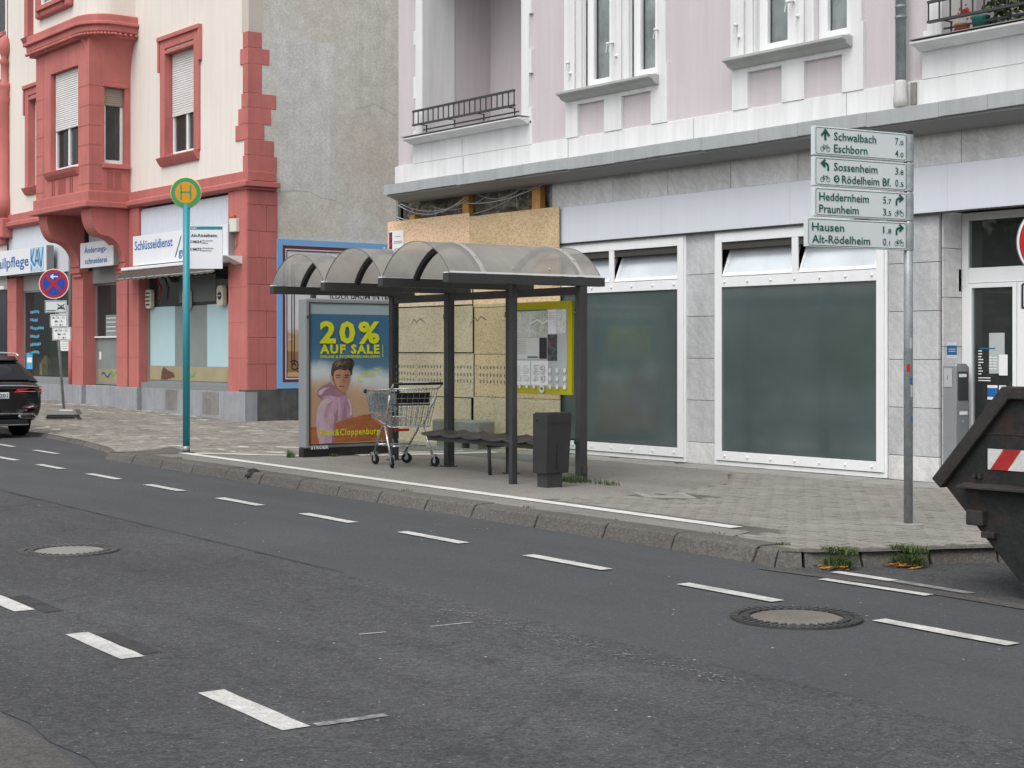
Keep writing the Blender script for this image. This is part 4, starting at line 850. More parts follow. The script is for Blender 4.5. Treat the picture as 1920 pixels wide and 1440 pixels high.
# the bay
bx0, bx1, yb0 = -38.62, -35.30, 14.91
bay = part(wall_holes(MB(), bx0, bx1, 5.15, 9.05, yb0, [(-37.67, -35.95, 6.0, 8.43)], .2), 'bay', RED, B_)
mb = MB()                                                             # right side with its narrow window
wall_holes(mb, 14.91, YR, 5.15, 9.05, 0, [(15.29, 15.80, 6.05, 7.85)], .16); mb.v = [(bx1 - b, a, c) for a, b, c in mb.v]
part(mb, 'bay_side', RED, B_); part(MB().face([(bx0, yb0, 5.15), (bx0, YR, 5.15), (bx0, YR, 9.05), (bx0, yb0, 9.05)]), 'bay_side', RED, B_)
part(MB().box(bx0 + .25, bx1 - .25, yb0 + .75, YR, 5.2, 9.0), 'dark_room', ROOM, bay)
for z in (5.55, 6.0, 6.47, 6.93, 7.4, 7.87):
    part(MB().box(-35.93, bx1 + .004, yb0 - .004, yb0 + .01, z - .008, z + .008).box(bx1 - .01, bx1 + .004, yb0, 15.24, z - .008, z + .008).box(bx0, bx0 + .5, yb0 - .004, yb0 + .01, z - .008, z + .008), 'joint', REDDK, bay)
part(MB().box(bx0 + .5, bx0 + .515, yb0 - .004, yb0 + .01, 5.3, 9.0), 'joint', REDDK, bay)
f = part(frame_box(MB(), -37.65, -35.97, 6.02, 8.42, yb0 + .13, yb0 + .2, .08).box(-36.85, -36.77, yb0 + .125, yb0 + .2, 6.1, 8.3), 'window_frame', TRIM, bay)
part(MB().box(-37.6, -36.0, yb0 + .165, yb0 + .172, 6.05, 8.4), 'pane', WINGL, f); part(slats(MB(), -37.62, -36.0, 7.0, 8.42, yb0 + .12), 'roller_shutter', SHUT, bay)
part(MB().ext_x([(yb0 - .14, 5.99), (yb0 + .2, 6.02), (yb0 + .2, 5.88), (yb0 - .02, 5.80), (yb0 - .10, 5.9)], -37.85, -35.9), 'sill', RED, bay, bevel=.01)
for k, xg in enumerate((-37.55, -37.43, -37.12, -37.0, -36.88, -36.76, -36.42, -36.30)): part(MB().box(xg - .025, xg + .025, yb0 - .018, yb0 + .01, 5.42, 5.78), 'flute', REDDK, bay)
fs = part(MB().box(bx1 - .16, bx1 - .10, 15.30, 15.36, 6.06, 7.84).box(bx1 - .16, bx1 - .10, 15.73, 15.79, 6.06, 7.84).box(bx1 - .16, bx1 - .10, 15.36, 15.73, 6.06, 6.14), 'window_frame', TRIM, bay)
part(MB().box(bx1 - .14, bx1 - .13, 15.33, 15.76, 6.1, 7.84), 'pane', WINGL, fs); mb = slats(MB(), 15.31, 15.78, 7.42, 7.84, 0, .05); mb.v = [(bx1 - .09 - b, a, c) for a, b, c in mb.v]; part(mb, 'roller_shutter', SHUTDK, bay)
part(MB().box(bx1 - .1, bx1 + .09, 15.22, 15.90, 5.93, 6.03), 'sill', RED, bay, bevel=.01); part(MB().box(bx1 - .05, bx1 + .03, 15.24, 15.86, 7.86, 7.95), 'lintel', RED, bay, bevel=.01)
for y0, y1 in ((15.36, 15.50), (15.56, 15.70)): part(MB().box(bx1 - .01, bx1 + .006, y0, y1, 5.45, 5.85), 'panel', REDDK, bay)
# base moulding of the bay and soffit
part(MB().box(bx0 - .06, bx1 + .06, yb0 - .06, YR, 5.12, 5.38).box(bx0 - .14, bx1 + .14, yb0 - .14, YR, 4.99, 5.13), 'bay_base', RED, B_, bevel=.02)
# rounded cornice with corbel shell and rope moulding
def foot(e=0, n=10):
    pts = [(-38.85 - e, YR + .02), (-38.85 - e, 14.74 - e)]; cx, cy, rx, ry = -35.75, 15.42, .87 + e, .68 + e
    pts += [(cx + rx * math.sin(a), cy - ry * math.cos(a)) for a in [math.pi / 2 * k / n for k in range(n + 1)]]
    return pts + [(-34.88 + e, YR + .02)]
part(MB().ext_z(foot(0), 9.10, 9.52), 'cornice', RED, B_, bevel=.03); part(MB().ext_z(foot(.07), 9.26, 9.34), 'cornice_roll', RED, B_, bevel=.02); part(MB().ext_z(foot(-.06), 8.98, 9.10), 'cornice_bed', RED, B_)
rp_ = foot(.005, 14)[1:]; mb = MB(); 
for (ax, ay), (bx_, by_) in zip(rp_, rp_[1:]):
    L = math.hypot(bx_ - ax, by_ - ay); kk = max(1, int(L / .11))
    for i in range(kk):
        t = (i + .5) / kk; x, y = ax + (bx_ - ax) * t, ay + (by_ - ay) * t; mb.lathe([(.001, -.055), (.032, -.04), (.045, 0), (.032, .04), (.001, .055)], (x, y, 9.05), 6, 'x')
o = part(mb, 'rope_moulding', RED, B_, smooth=True); o['kind'] = 'stuff'
top = foot(-.06, 12)[2:]; bot = [(bx1, 14.93 + (YR + .02 - 14.93) * k / (len(top) - 1)) for k in range(len(top))]
gr = []
for j in range(9):
    a = math.pi / 2 * j / 8; gr.append([(b[0] + (t[0] - b[0]) * (1 - math.cos(a)), b[1] + (t[1] - b[1]) * (1 - math.cos(a)), 8.0 + 1.0 * math.sin(a)) for t, b in zip(top, bot)])
part(MB().sheet(gr), 'corbel_shell', RED, B_, smooth=True)
# upper bay in cream with a red-framed window
up_ = foot(-.14); part(MB().ext_z(up_, 9.52, 14), 'upper_bay', CREAM, B_, smooth=False)
part(frame_box(MB(), -38.3, -36.15, 9.86, 13, 14.74, 14.90, .30, .22), 'upper_window_frame', RED, B_, bevel=.06); part(MB().box(-38.1, -36.35, 14.68, 14.8, 10.02, 10.12), 'sill', RED, B_); part(frame_box(MB(), -38.0, -36.45, 10.13, 13, 14.80, 14.86, .08), 'window_frame', TRIM, B_); part(MB().box(-37.92, -36.53, 14.862, 14.87, 10.2, 12.9), 'pane', WINGL, B_)
# consoles under the bay
def console(x0, x1):
    pr = [(YR, 5.0), (14.95, 5.0)]
    for k in range(9): a = math.pi / 2 * k / 8; pr.append((14.95 + .34 * (1 - math.cos(a)), 4.95 - .62 * math.sin(a)))
    for k in range(1, 9): a = math.pi / 2 * k / 8; pr.append((15.29 + .50 * math.sin(a), 3.72 + .61 * math.cos(a)))
    pr += [(15.83, 3.70), (YR, 3.70)]
    c = part(MB().ext_x(pr, x0, x1), 'console', RED, B_, bevel=.015)
    part(MB().box(x0 - .03, x1 + .03, YR - .16, YR + .1, 3.56, 3.70).box(x0 - .015, x1 + .015, YR - .12, YR + .1, 3.46, 3.56), 'console_capital', RED, c, bevel=.015)
console(-38.56, -38.04); console(-35.90, -35.32)
# shop infill behind the piers
part(MB().box(-42.62, -38.6, YR + .15, YR + .2, 3.25, 3.66), 'lintel_panel', mat('lintel_grey', (.42, .42, .40), .6, v=.08, streak=.1), B_); part(MB().box(-43.4, -38.6, YR + .02, YR + .06, 3.66, 5.0), 'metal_panel', ALU, B_)
part(MB().box(-38.02, -35.92, YR + .2, YR + .26, 3.30, 3.70), 'shutter_box', mat('shutter_box_grey', (.30, .30, .285), .6), B_); part(MB().box(-38.02, -35.92, YR + .1, YR + .14, 3.7, 5.0), 'metal_panel', ALU, B_)
mb = MB(); 
for k in range(60):
    x0 = -34.72 + k * 4.45 / 60; mb.prism([(x0, YR + .03, 4.25), (x0 + .055, YR + .03, 4.25), (x0 + .037, YR - .005, 4.25), (x0 + .018, YR - .005, 4.25)], [(x0, YR + .03, 4.90), (x0 + .055, YR + .03, 4.90), (x0 + .037, YR - .005, 4.90), (x0 + .018, YR - .005, 4.90)])
part(mb.box(-34.72, -30.25, YR + .031, YR + .06, 3.5, 4.95), 'corrugated_panel', ALU, B_)
def shop_glass(x0, x1, z0, z1, y, back=.9):
    f = part(frame_box(MB(), x0, x1, z0, z1, y - .03, y + .03, .05), 'shop_window_frame', CASE, B_); part(MB().box(x0 + .05, x1 - .05, y - .004, y + .004, z0 + .05, z1 - .05), 'pane', SHOPGL, f); part(MB().box(x0, x1, y + back, y + back + .02, z0 - .2, z1 + .3), 'dark_room', ROOM, f); return f
s1 = shop_glass(-34.72, -30.25, .86, 3.5, YR + .2); s2 = shop_glass(-38.02, -35.92, .76, 3.30, YR + .32); s3 = shop_glass(-42.62, -38.86, .86, 3.25, YR + .2)
part(MB().box(-34.72, -30.25, YR + .0, YR + .24, .741, .86), 'window_board', CASE, B_); part(MB().box(-42.62, -38.88, YR + .0, YR + .24, .741, .86), 'window_board', CASE, B_)
F = Flat((0, YR + .19, 0), (1, 0, 0), (0, 0, 1), s1)
F.rect(-34.66, 1.24, -30.32, 2.62, FROST, 'frosted_film', .001); F.rect(-34.66, .92, -30.32, 1.24, FROSTY, 'sandy_film', .001); F.rect(-34.60, 1.25, -33.30, 2.63, SKYB, 'pale_blue_panel', .004); F.rect(-31.70, 1.25, -30.45, 2.63, SKYB, 'pale_blue_panel', .004); F.rect(-33.1, 2.70, -31.3, 3.3, mat('grey_blind', (.13, .14, .14), .7), 'blind', .001)
F.poly([(-34.05, .93), (-33.75, .93), (-33.3, 1.0), (-33.4, 1.1), (-33.7, 1.16), (-33.9, 1.23), (-34.0, 1.12)], flatmat('rust_print', (.12, .06, .03)), 'printed_stain', .003)
F.strips([[(-32.75 + .07 * k, 1.07 + .06 * math.sin(k * 1.1)) for k in range(8)]], .05, flatmat('wave_green', (.16, .35, .10)), 'wave_print', .005)
F = Flat((0, YR + .31, 0), (1, 0, 0), (0, 0, 1), s2)
F.rect(-37.97, .80, -35.97, 1.95, FROST, 'frosted_film', .001); F.rect(-37.97, .80, -35.97, 1.15, FROSTY, 'sandy_film', .002); F.strips([[(-37.7 + .08 * k, 1.0 + .06 * math.sin(k * 1.1)) for k in range(9)]], .05, flatmat('wave_blue', (.03, .08, .3)), 'wave_print', .005); F.strips([[(-37.2 + .08 * k, 1.04 + .06 * math.sin(k * 1.1 + 2)) for k in range(12)]], .05, MATS['wave_green'], 'wave_print', .006)
F.rect(-37.45, 1.97, -36.8, 2.50, mat('price_board', (.22, .26, .25), .6), 'price_list', .004); F.strips([[(-37.4, z), (-36.85, z)] for z in (2.1, 2.2, 2.32, 2.42)], .02, PAPER, 'lettering', .006); F.rect(-37.85, 1.38, -37.73, 1.58, PAPER, 'sticker', .004); F.rect(-36.3, 1.4, -36.1, 1.6, PAPER, 'sticker', .004)
part(MB().box(-38.0, -35.93, YR + .24, YR + .36, 1.93, 1.97), 'door_rail', TRIM, s2)
F = Flat((0, YR + .19, 0), (1, 0, 0), (0, 0, 1), s3); lightb = flatmat('light_blue_print', (.10, .38, .62))
for k in range(6): F.strips([[(-42.2 + .11 * q, 2.66 - k * .22 + .02 * math.sin(q * 7 + k)), (-42.12 + .11 * q, 2.66 - k * .22 + .02 * math.sin(q * 5 + k))] for q in range((6, 5, 9, 6, 7, 6)[k])], .075, lightb, 'price_line', .004)['kind'] = 'stuff'
F.rect(-42.5, 1.1, -42.05, 1.55, lightb, 'sticker', .004); F.rect(-42.45, 1.28, -42.1, 1.42, PAPER, 'sticker_band', .006); F.rect(-40.1, 1.6, -39.5, 2.05, PAPER, 'poster', .004); F.strips([[(-39.98, 1.95), (-39.65, 1.95)]], .05, SIGNRED, 'lettering', .006); F.strips([[(-40.0, z), (-39.6, z)] for z in (1.85, 1.78, 1.72, 1.66)], .02, GREYP, 'lettering', .006); F.rect(-40.2, 2.1, -39.5, 2.8, mat('notice_grey', (.45, .45, .46), .6), 'notice', .004)
part(MB().box(-40.0, -39.5, YR + .4, YR + .5, .9, 1.5), 'display_goods', mat('goods', (.14, .2, .25), .5, v=.6, vs=9), s3); part(MB().box(-41.6, -40.4, YR + .5, YR + .9, .8, 2.1), 'display_plant', LEAF, s3); part(MB().lathe([(.06, .9), (.16, .95), (.16, 1.25), (.02, 1.5)], (-41.5, YR + .34, 0), 6), 'lantern', flatmat('brass', (.4, .3, .08)), s3)
part(MB().tube([(-38.86, YR - .04, 5.0), (-38.86, YR - .04, 2.2)], .05, 10), 'drain_pipe', CASE, B_, smooth=True); part(MB().tube([(-38.86, YR - .04, 2.2), (-38.86, YR - .04, .5)], .055, 10), 'drain_pipe', RED, B_, smooth=True)
# ventilator boxes on the glass
for i, (x, y_, z, tilt) in enumerate(((-34.5, YR + .12, 2.82, 0), (-32.55, YR + .12, 2.77, 0), (-30.85, YR + .10, 2.80, 0), (-36.12, YR + .25, 2.82, 0))):
    fn_ = thing('fan_box', ['cream louvred fan box at the left end of the key shop window', 'cream fan box at the middle of the key shop window behind the stop pole', 'cream round fan box at the right end of the key shop window', 'cream fan box on the glass of the tailor shop door'][i], 'fan', (x, y_, z - .22), group='window fan boxes')
    part(MB().ext_y([(x - .15, z - .15), (x - .10, z - .22), (x + .10, z - .22), (x + .15, z - .15), (x + .15, z + .15), (x + .10, z + .22), (x - .10, z + .22), (x - .15, z + .15)], y_ - .05, y_ + .05), 'housing', flatmat('cream_plastic_%d' % i, (.62, .58, .46)), fn_, bevel=.01)
    if i == 0:
        for k in range(4): part(MB().box(x - .1, x + .1, y_ - .06, y_ - .048, z - .15 + k * .09, z - .11 + k * .09), 'louvre', DARKMET, fn_)
    else:
        part(MB().lathe([(.085, 0), (.085, -.012)], (x, y_ - .05, z), 16, 'y'), 'grille', BLACK, fn_); part(MB().box(x - .08, x + .08, y_ - .068, y_ - .063, z - .01, z + .01), 'grille_bar', MATS['cream_plastic_%d' % i], fn_)
part(MB().tube([(-34.4, YR + .1, 3.35), (-34.05, YR + .1, 3.3), (-33.85, YR + .1, 3.05), (-33.95, YR + .1, 2.8)], .02, 6), 'fan_hose', SIGNRED, B_, smooth=True)
# shop signs (boxes that hang on the wall)
def signbox(name, label, x0, x1, z0, z1, y0, cut=0):
    t = thing(name, label, 'sign', ((x0 + x1) / 2, y0, z0))
    pr = [(x0, z0), (x1, z0), (x1, z1), (x0, z1)] if not cut else [(x0, z0), (x1, z0), (x1, z1 - cut), (x1 - cut, z1), (x0, z1)]
    part(MB().ext_y(pr, y0 + .02, y0 + .20), 'box', CASE, t); part(MB().ext_y([(x + (.02 if x < (x0 + x1) / 2 else -.02), z) for x, z in pr], y0, y0 + .019), 'face', SHOPW, t)
    return t, Flat((x0, y0 - .001, z0), (1, 0, 0), (0, 0, 1), t)
t, F = signbox('shop_sign', 'long white key service sign above the awning behind the stop pole', -34.70, -29.95, 3.60, 4.29, YR - .22)
F.text('Schlüsseldienst', .12, .36, .22, BLUEP, 2.0, .012); F.strips([[(2.25, .10), (2.55, .56)]], .035, TXT, 'slash'); F.text('gravuren', 2.42, .12, .2, BLUEP, 1.3, .012)
t, F = signbox('shop_sign', 'white tailor sign with two blue lines between the red consoles', -37.62, -35.62, 3.66, 4.28, YR - .30, .16)
F.text('Änderungs-', .28, .36, .15, BLUEP, 1.35, .012); F.text('schneiderei', .32, .09, .15, BLUEP, 1.32, .012)
t, F = signbox('shop_sign', 'white beauty shop sign with a blue swirling emblem above the parked car', -46.6, -39.82, 3.68, 4.36, YR - .30)
F.text('Nailpflege', 2.75, .2, .30, BLUEP, 2.8, .012); F.rect(5.66, .03, 6.62, .66, flatmat('emblem_pale', (.45, .60, .70)), 'emblem_ground', .003); eb = flatmat('emblem_blue', (.03, .20, .42))
F.strips([[(5.72, .62), (5.74, .06)], [(5.95, .64), (5.76, .34), (5.95, .18)], [(5.98, .16), (6.15, .60), (6.30, .14)], [(6.05, .3), (6.26, .3)], [(6.26, .63), (6.42, .12), (6.56, .64)]], .07, eb, 'emblem_letters', .005); F.strips([[(5.70, .30), (5.86, .14), (6.05, .12), (6.2, .2), (6.4, .05), (6.58, .2)]], .06, flatmat('emblem_light', (.55, .68, .78)), 'emblem_swirl', .007)
# awning
aw = thing('awning', 'folded brown awning with frayed scalloped edge under the key shop sign', 'awning', (-32.6, YR - .3, 3.3))
part(MB().box(-35.05, -29.95, YR - .36, YR + .03, 3.49, 3.56), 'cassette', TRIM, aw, bevel=.01); part(MB().prism([(-29.98, YR - .46, 3.60), (-29.98, YR + .02, 3.60), (-29.98, YR + .02, 3.40)], [(-29.62, YR - .46, 3.60), (-29.62, YR + .02, 3.60), (-29.62, YR + .02, 3.40)]), 'end_bracket', TRIM, aw)
gr = []
for j in range(5):
    gr.append([(-35.0 + 4.95 * i / 60, YR - .34 - .05 * j + .015 * math.sin(i * 1.3 + j), 3.485 - .055 * j - (.035 * abs(math.sin(i * .9)) if j == 4 else 0)) for i in range(61)])
part(MB().sheet(gr), 'canvas', BROWN, aw, smooth=True); part(MB().tube([(-35.0, YR - .5, 3.28), (-30.05, YR - .5, 3.29)], .022, 8), 'front_bar', CASE, aw)
al = thing('alarm_box', 'white alarm box with an orange beacon on the red corner pier', 'alarm', (-29.9, YR - .1, 4.1))
part(MB().ext_z([(-30.06, YR - .06), (-30.06, YR - .14), (-29.92, YR - .2), (-29.74, YR - .14), (-29.74, YR - .06)], 4.12, 4.40), 'housing', flatmat('alarm_white', (.62, .62, .55)), al, bevel=.006); part(MB().lathe([(.055, 4.401), (.055, 4.47), (.04, 4.49)], (-29.92, YR - .12, 0), 12), 'beacon', flatmat('beacon_orange', (.55, .12, .03)), al, smooth=True)
part(MB().tube([(-29.85, YR - .07, 4.12), (-29.84, YR - .07, 3.85), (-29.9, YR - .07, 3.78), (-30.2, YR - .07, 3.76)], .008, 5), 'cable', REDDK, al)
# slim column with finial at the left end, and the next house
cn = thing('engaged_column', 'slim red stone column with an egg finial at the left edge of the cream house', 'column', (-43.4, YR - .1, 5.2))
part(MB().lathe([(.20, 5.3), (.20, 5.9), (.15, 6.0), (.14, 8.5), (.19, 8.62), (.13, 8.8), (.19, 8.95), (.19, 9.05), (.10, 9.12), (.10, 9.6), (.15, 9.66), (.08, 9.78), (.10, 9.85), (.17, 10.0), (.17, 10.15), (.12, 10.33), (.02, 10.42)], (-43.4, YR - .10, 0), 14), 'column', RED, cn, smooth=True)
part(MB().box(-43.75, -43.1, YR - .28, YR + .1, 4.75, 5.3), 'base_block', RED, cn, bevel=.03)
nh = thing('neighbour_house', 'grey and cream house cut off at the left edge of the picture', 'building', (-50, YR, .2))
part(wall_holes(MB(), -60, -43.6, .1, 14, YR + .05, [(-46.3, -43.75, 5.3, 6.9), (-46.3, -43.75, 7.6, 9.3), (-46.3, -43.75, 10.6, 12.5)], .2), 'wall', CREAM, nh); part(MB().box(-60, -43.5, YR + .3, 30, .1, 13.9), 'building_core', ROOM, nh)
for z0, z1 in ((5.3, 6.9), (7.6, 9.3), (10.6, 12.5)):
    f = part(frame_box(MB(), -46.3, -43.75, z0, z1, YR + .15, YR + .22, .09), 'window_frame', TRIM, nh); part(MB().box(-46.2, -43.85, YR + .18, YR + .19, z0 + .08, z1 - .08), 'pane', WINGL, f); part(MB().box(-46.4, -43.7, YR - .05, YR + .1, z0 - .12, z0), 'sill', RED, nh)
part(MB().box(-60, -43.45, YR - .06, YR + .1, 4.6, 5.0), 'band', RED, nh); part(MB().box(-50, -43.5, YR + .0, YR + .03, .8, 3.3), 'shop_glass', mat('dark_shop_glass', (.03, .035, .05), .1, .5), nh); part(MB().box(-50, -43.35, YR - .15, YR + .03, 3.32, 3.42), 'light_strip', TRIM, nh)
# framed mural on the bare side wall
mu = thing('framed_mural', 'large blue-framed painted advertisement on the bare grey side wall', 'mural', (XC + .05, 18, .8))
Y0, Y1, Z0, Z1 = 16.60, 20.4, .80, 3.98; XM = XC + .03
MBL = flatmat('mural_blue', (.20, .42, .72)); MRD = flatmat('mural_maroon', (.16, .035, .035)); MWH = flatmat('mural_white', (.62, .62, .66))
def ring(a, t, x1, m_, nm):
    mb = MB(); y0, y1, z0, z1 = Y0 + a, Y1 - a, Z0 + a, Z1 - a
    mb.box(XM, x1, y0, y0 + t, z0, z1).box(XM, x1, y1 - t, y1, z0, z1).box(XM, x1 - .001, y0 + t, y1 - t, z0, z0 + t).box(XM, x1 - .001, y0 + t, y1 - t, z1 - t, z1); part(mb, nm, m_, mu)
ring(0, .13, XM + .05, MBL, 'outer_frame'); ring(.13, .065, XM + .045, MRD, 'maroon_band'); ring(.195, .03, XM + .042, MWH, 'white_band'); ring(.225, .02, XM + .041, TXT, 'thin_line')
def pic_mat():
    m, n, l, p = _nodes('mural_picture'); g = n.new('ShaderNodeNewGeometry'); pos = g.outputs['Position']; sx = n.new('ShaderNodeSeparateXYZ'); l.new(pos, sx.inputs[0])
    ns = _noise(n, l, _scaled(n, l, pos, (1, 1.2, 3)), 1.6, 6); zz = _math(n, l, 'ADD', sx.outputs[2], _map(n, l, ns, -.14, .14))
    c = _mix(n, l, _map(n, l, zz, 0, 1, 1.9, 2.02), (.50, .31, .17), (.66, .65, .68)); c = _mix(n, l, _map(n, l, zz, 1, 0, 1.52, 1.56), c, (.30, .17, .08)); c = _mix(n, l, _map(n, l, zz, 0, 1, 1.16, 1.2), (.55, .36, .2), c)
    l.new(c, p.inputs['Base Color']); p.inputs['Roughness'].default_value = .7; return m
part(MB().box(XM, XM + .03, Y0 + .1, Y1 - .1, Z0 + .1, Z1 - .1), 'picture', pic_mat(), mu)
F = Flat((XM + .031, Y0, 0), (0, 1, 0), (0, 0, 1), mu)
for o_ in (.36, .42): F.strips([[(o_ + (.0), Z0 + o_ + .12), (o_, Z1 - o_ - .12)], [(o_ + .12, Z1 - o_), (3.8 - o_, Z1 - o_)], [(o_ + .12, Z0 + o_), (3.8 - o_, Z0 + o_)]], .022, TXT, 'ornament_line', .004)
for zc, sg in ((Z1 - .48, 1), (Z0 + .48, -1)): F.strips([[(.42 + (.03 + .007 * k) * math.cos(k * .62 * sg), zc + (.03 + .007 * k) * math.sin(k * .62)) for k in range(15)], [(.50, zc + .05 * sg), (.62, zc + .08 * sg), (.70, zc + .02 * sg)]], .026, TXT, 'scroll', .005)
F.text('JEDER BAUM IN NAT', 1.28, 2.72, .26, TXT, 1.75, .01)
# ================================================================== BUS SHELTER (local frame: x along the road, y towards the houses)
SO = (-13.6, 11.6, .12)
sh = thing('bus_shelter', 'dark metal bus shelter with three smoked barrel roofs and clear back panes', 'bus shelter', SO, -TH)
PT = 1.40; YF0, YB0 = -1.82, .30; GZ0, GZ1 = 2.215, 2.315
def lp(mb, n, m, par=sh, **k): return part(mb, n, m, par, world=False, **k)
for k in range(4):
    x = -PT * k
    g_ = lp(MB().box(x - .055, x + .055, YF0, YB0, GZ0, GZ1), 'gutter_beam', DARKMET, bevel=.004)
    lp(MB().box(x - .035, x + .035, YF0 - .004, YF0 + .05, GZ1, GZ1 + .012), 'gutter_cap', TRIM, g_)
    ps = .05
    p_ = lp(MB().box(x - ps, x + ps, -.05, .05, 0, GZ0), 'post', DARKMET, bevel=.004)
    lp(MB().box(x + ps, x + ps + .03, -.03, .03, .09, .17).box(x - .08, x + .08, -.075, .075, 0, .012), 'foot_bracket', DARKMET, p_)
    lp(MB().box(x - .005, x + .005, .0502, .054, .1, 2.15), 'groove', BLACK, p_)
    for z in (.45, 1.92): lp(MB().box(x - ps - .05, x - ps, -.03, .03, z - .035, z + .035), 'pane_clamp', BLACK, p_, bevel=.006); lp(MB().lathe([(.012, -.032), (.012, -.040)], (x - ps - .025, 0, z), 8, 'y'), 'bolt', CHROME, p_)
# slim front post under the end gutter
lp(MB().box(-.16, -.09, -.89, -.82, 0, GZ0), 'front_post', DARKMET, bevel=.004)
for k in range(3):
    x1, x0 = -PT * k + (.05 if k == 0 else -.012), -PT * (k + 1) + (.012 if k < 2 else -.05); c, hw = (x0 + x1) / 2, (x1 - x0) / 2; rise = .37; Rr = (hw * hw + rise * rise) / (2 * rise); zc = GZ1 + .008 + rise - Rr; am = math.asin(min(1, hw / Rr))
    def arc(r_, n=20): return [(c + r_ * math.sin(-am + 2 * am * i / n), zc + r_ * math.cos(-am + 2 * am * i / n)) for i in range(n + 1)]
    pr = arc(Rr); pi_ = arc(Rr - .006)
    v_ = lp(MB().sheet([[(x, YF0 + .02, z) for x, z in pr], [(x, YB0 - .06, z) for x, z in pr]]), 'roof_vault', ROOFPC, smooth=True)
    lp(MB().prism([(x1 - .0, YF0 + .02, GZ1 + .004), (x1 + .007, YF0 + .02, GZ1 + .004), (x1 + .007, YF0 + .02, GZ1 + .022), (x1 - .0, YF0 + .02, GZ1 + .022)], [(x1 - .0, YB0 - .06, GZ1 + .004), (x1 + .007, YB0 - .06, GZ1 + .004), (x1 + .007, YB0 - .06, GZ1 + .022), (x1 - .0, YB0 - .06, GZ1 + .022)]), 'edge_strip', TRIM, v_)
    ep = arc(Rr + .003); eq = arc(Rr - .005)
    for yy in (YF0 + .02, YB0 - .06): lp(MB().prism([(x, yy - .004, z) for x, z in ep + eq[::-1]], [(x, yy + .004, z) for x, z in ep + eq[::-1]]), 'roof_edge', mat('sheet_edge_%d_%d' % (k, yy > 0), (.16, .15, .13), .4), v_)
    for yy in (-1.36, -.02):
        a, b = arc(Rr - .012), arc(Rr - .055); lp(MB().prism([(x, yy - .03, z) for x, z in a + b[::-1]], [(x, yy + .03, z) for x, z in a + b[::-1]]), 'arch_rib', BLACK, v_)
        a2, b2 = arc(Rr + .006), arc(Rr + .001); lp(MB().prism([(x, yy - .03, z) for x, z in a2 + b2[::-1]], [(x, yy + .03, z) for x, z in a2 + b2[::-1]]), 'cover_strip', mat('cover_strip_%d_%d' % (k, yy > -1), (.33, .32, .30), .35, .4), v_)
        for i in (3, 7, 10, 14, 17): q = arc(Rr + .012)[i]; lp(MB().lathe([(.014, -.012), (.014, .006), (.006, .014)], (q[0], yy, q[1]), 8), 'bolt', CHROME, v_)
    for yy in (-.95, -.45): q = arc(Rr + .006)[19]; lp(MB().lathe([(.014, -.012), (.014, .006), (.006, .014)], (q[0], yy, q[1]), 8), 'bolt', CHROME, v_)
    lp(MB().box(x0 + .02, x1 - .02, -.035, .035, 2.12, GZ0 - .002), 'header_beam', DARKMET)
    # back pane with printed dots and a zigzag
    pn = lp(MB().box(x0 + .06, x1 - .06, -.005, .005, .16, 2.06), 'back_pane', GLASS)
    F = Flat((x0, -.006, 0), (1, 0, 0), (0, 0, 1), pn, world=False)
    dm = GREYP if k == 0 else flatmat('etched_grey_%d' % k, (.13, .13, .125))
    if k:
        o = F.discs([(.13 + .075 * i, z) for i in range(16) for z in (1.275, 1.18, 1.10) if i != 7], .016, dm, 'printed_dots', .003, 10, ry=.024); o['kind'] = 'stuff'
        F.strips([[(.655 + .02 * math.cos(q), z + .035 * math.sin(q)) for q in [i * .63 for i in range(11)]] for z in (1.275, 1.18)], .006, dm, 'printed_ring', .003)
        F.strips([[(.5, 1.82), (.6, 1.90), (.66, 1.85), (.74, 1.91), (.86, 1.86)]], .014, dm, 'zigzag_print', .003)
# timetable case on the rightmost back pane
it = thing('timetable_case', 'mustard yellow framed timetable and map case on the right shelter pane', 'notice board', (*SO[:2], 1.1), -TH)
def ip(mb, n, m, par=it, **k): return part(mb, n, m, par, world=False, **k)
bx = ip(MB().box(-1.29, -.12, -.05, -.012, -.005, 1.075), 'case', YEL, bevel=.004)
F = Flat((-1.29, -.051, 0), (1, 0, 0), (0, 0, 1), it, world=False); back = mat('case_backing', (.42, .45, .46), .5, v=.03)
F.rect(.02, .085, 1.085, .985, back, 'backing', .001); F.rect(.02, .972, .70, .985, GREENM, 'green_strip', .002)
mapm = mat('city_map', (.60, .615, .60), .6, v=.14, vs=9, f=.2, fs=40); mapg = mat('city_map_green', (.50, .54, .48), .6, v=.18, vs=9, f=.25, fs=30); sched = mat('schedule_sheet', (.60, .62, .61), .6, v=.05)
F.rect(.02, .665, .375, .968, mapm, 'map', .003); F.rect(.38, .665, .70, .968, mapg, 'map', .003); F.rect(.72, .70, .89, .978, PAPER, 'schedule', .003); F.rect(.90, .70, 1.075, .978, mapm, 'map', .004); F.rect(.02, .405, .545, .655, sched, 'schedule', .003); F.rect(.55, .41, .70, .655, flatmat('black_leaflet', (.03, .03, .035)), 'leaflet', .004); F.rect(.715, .385, .90, .69, mat('dark_photo_leaflet', (.07, .075, .08), .5, v=.8, vs=16), 'leaflet', .004); F.rect(.31, .418, .52, .436, GREENM, 'lettering', .005)
F.rect(.015, .095, .365, .385, PAPER, 'schedule', .003); F.rect(.385, .10, .72, .385, PAPER, 'schedule', .003)
rl = random.Random(4)
F.strips([[(.07 + c * .15, z), (.07 + c * .15 + rl.uniform(.08, .13), z)] for c in (0, 1) for z in [.32 - .022 * i for i in range(9)]] + [[(.42 + c * .14, z), (.42 + c * .14 + rl.uniform(.08, .13), z)] for c in (0, 1) for z in [.33 - .018 * i for i in range(11)]], .007, GREYP, 'table_rows', .005)['kind'] = 'stuff'
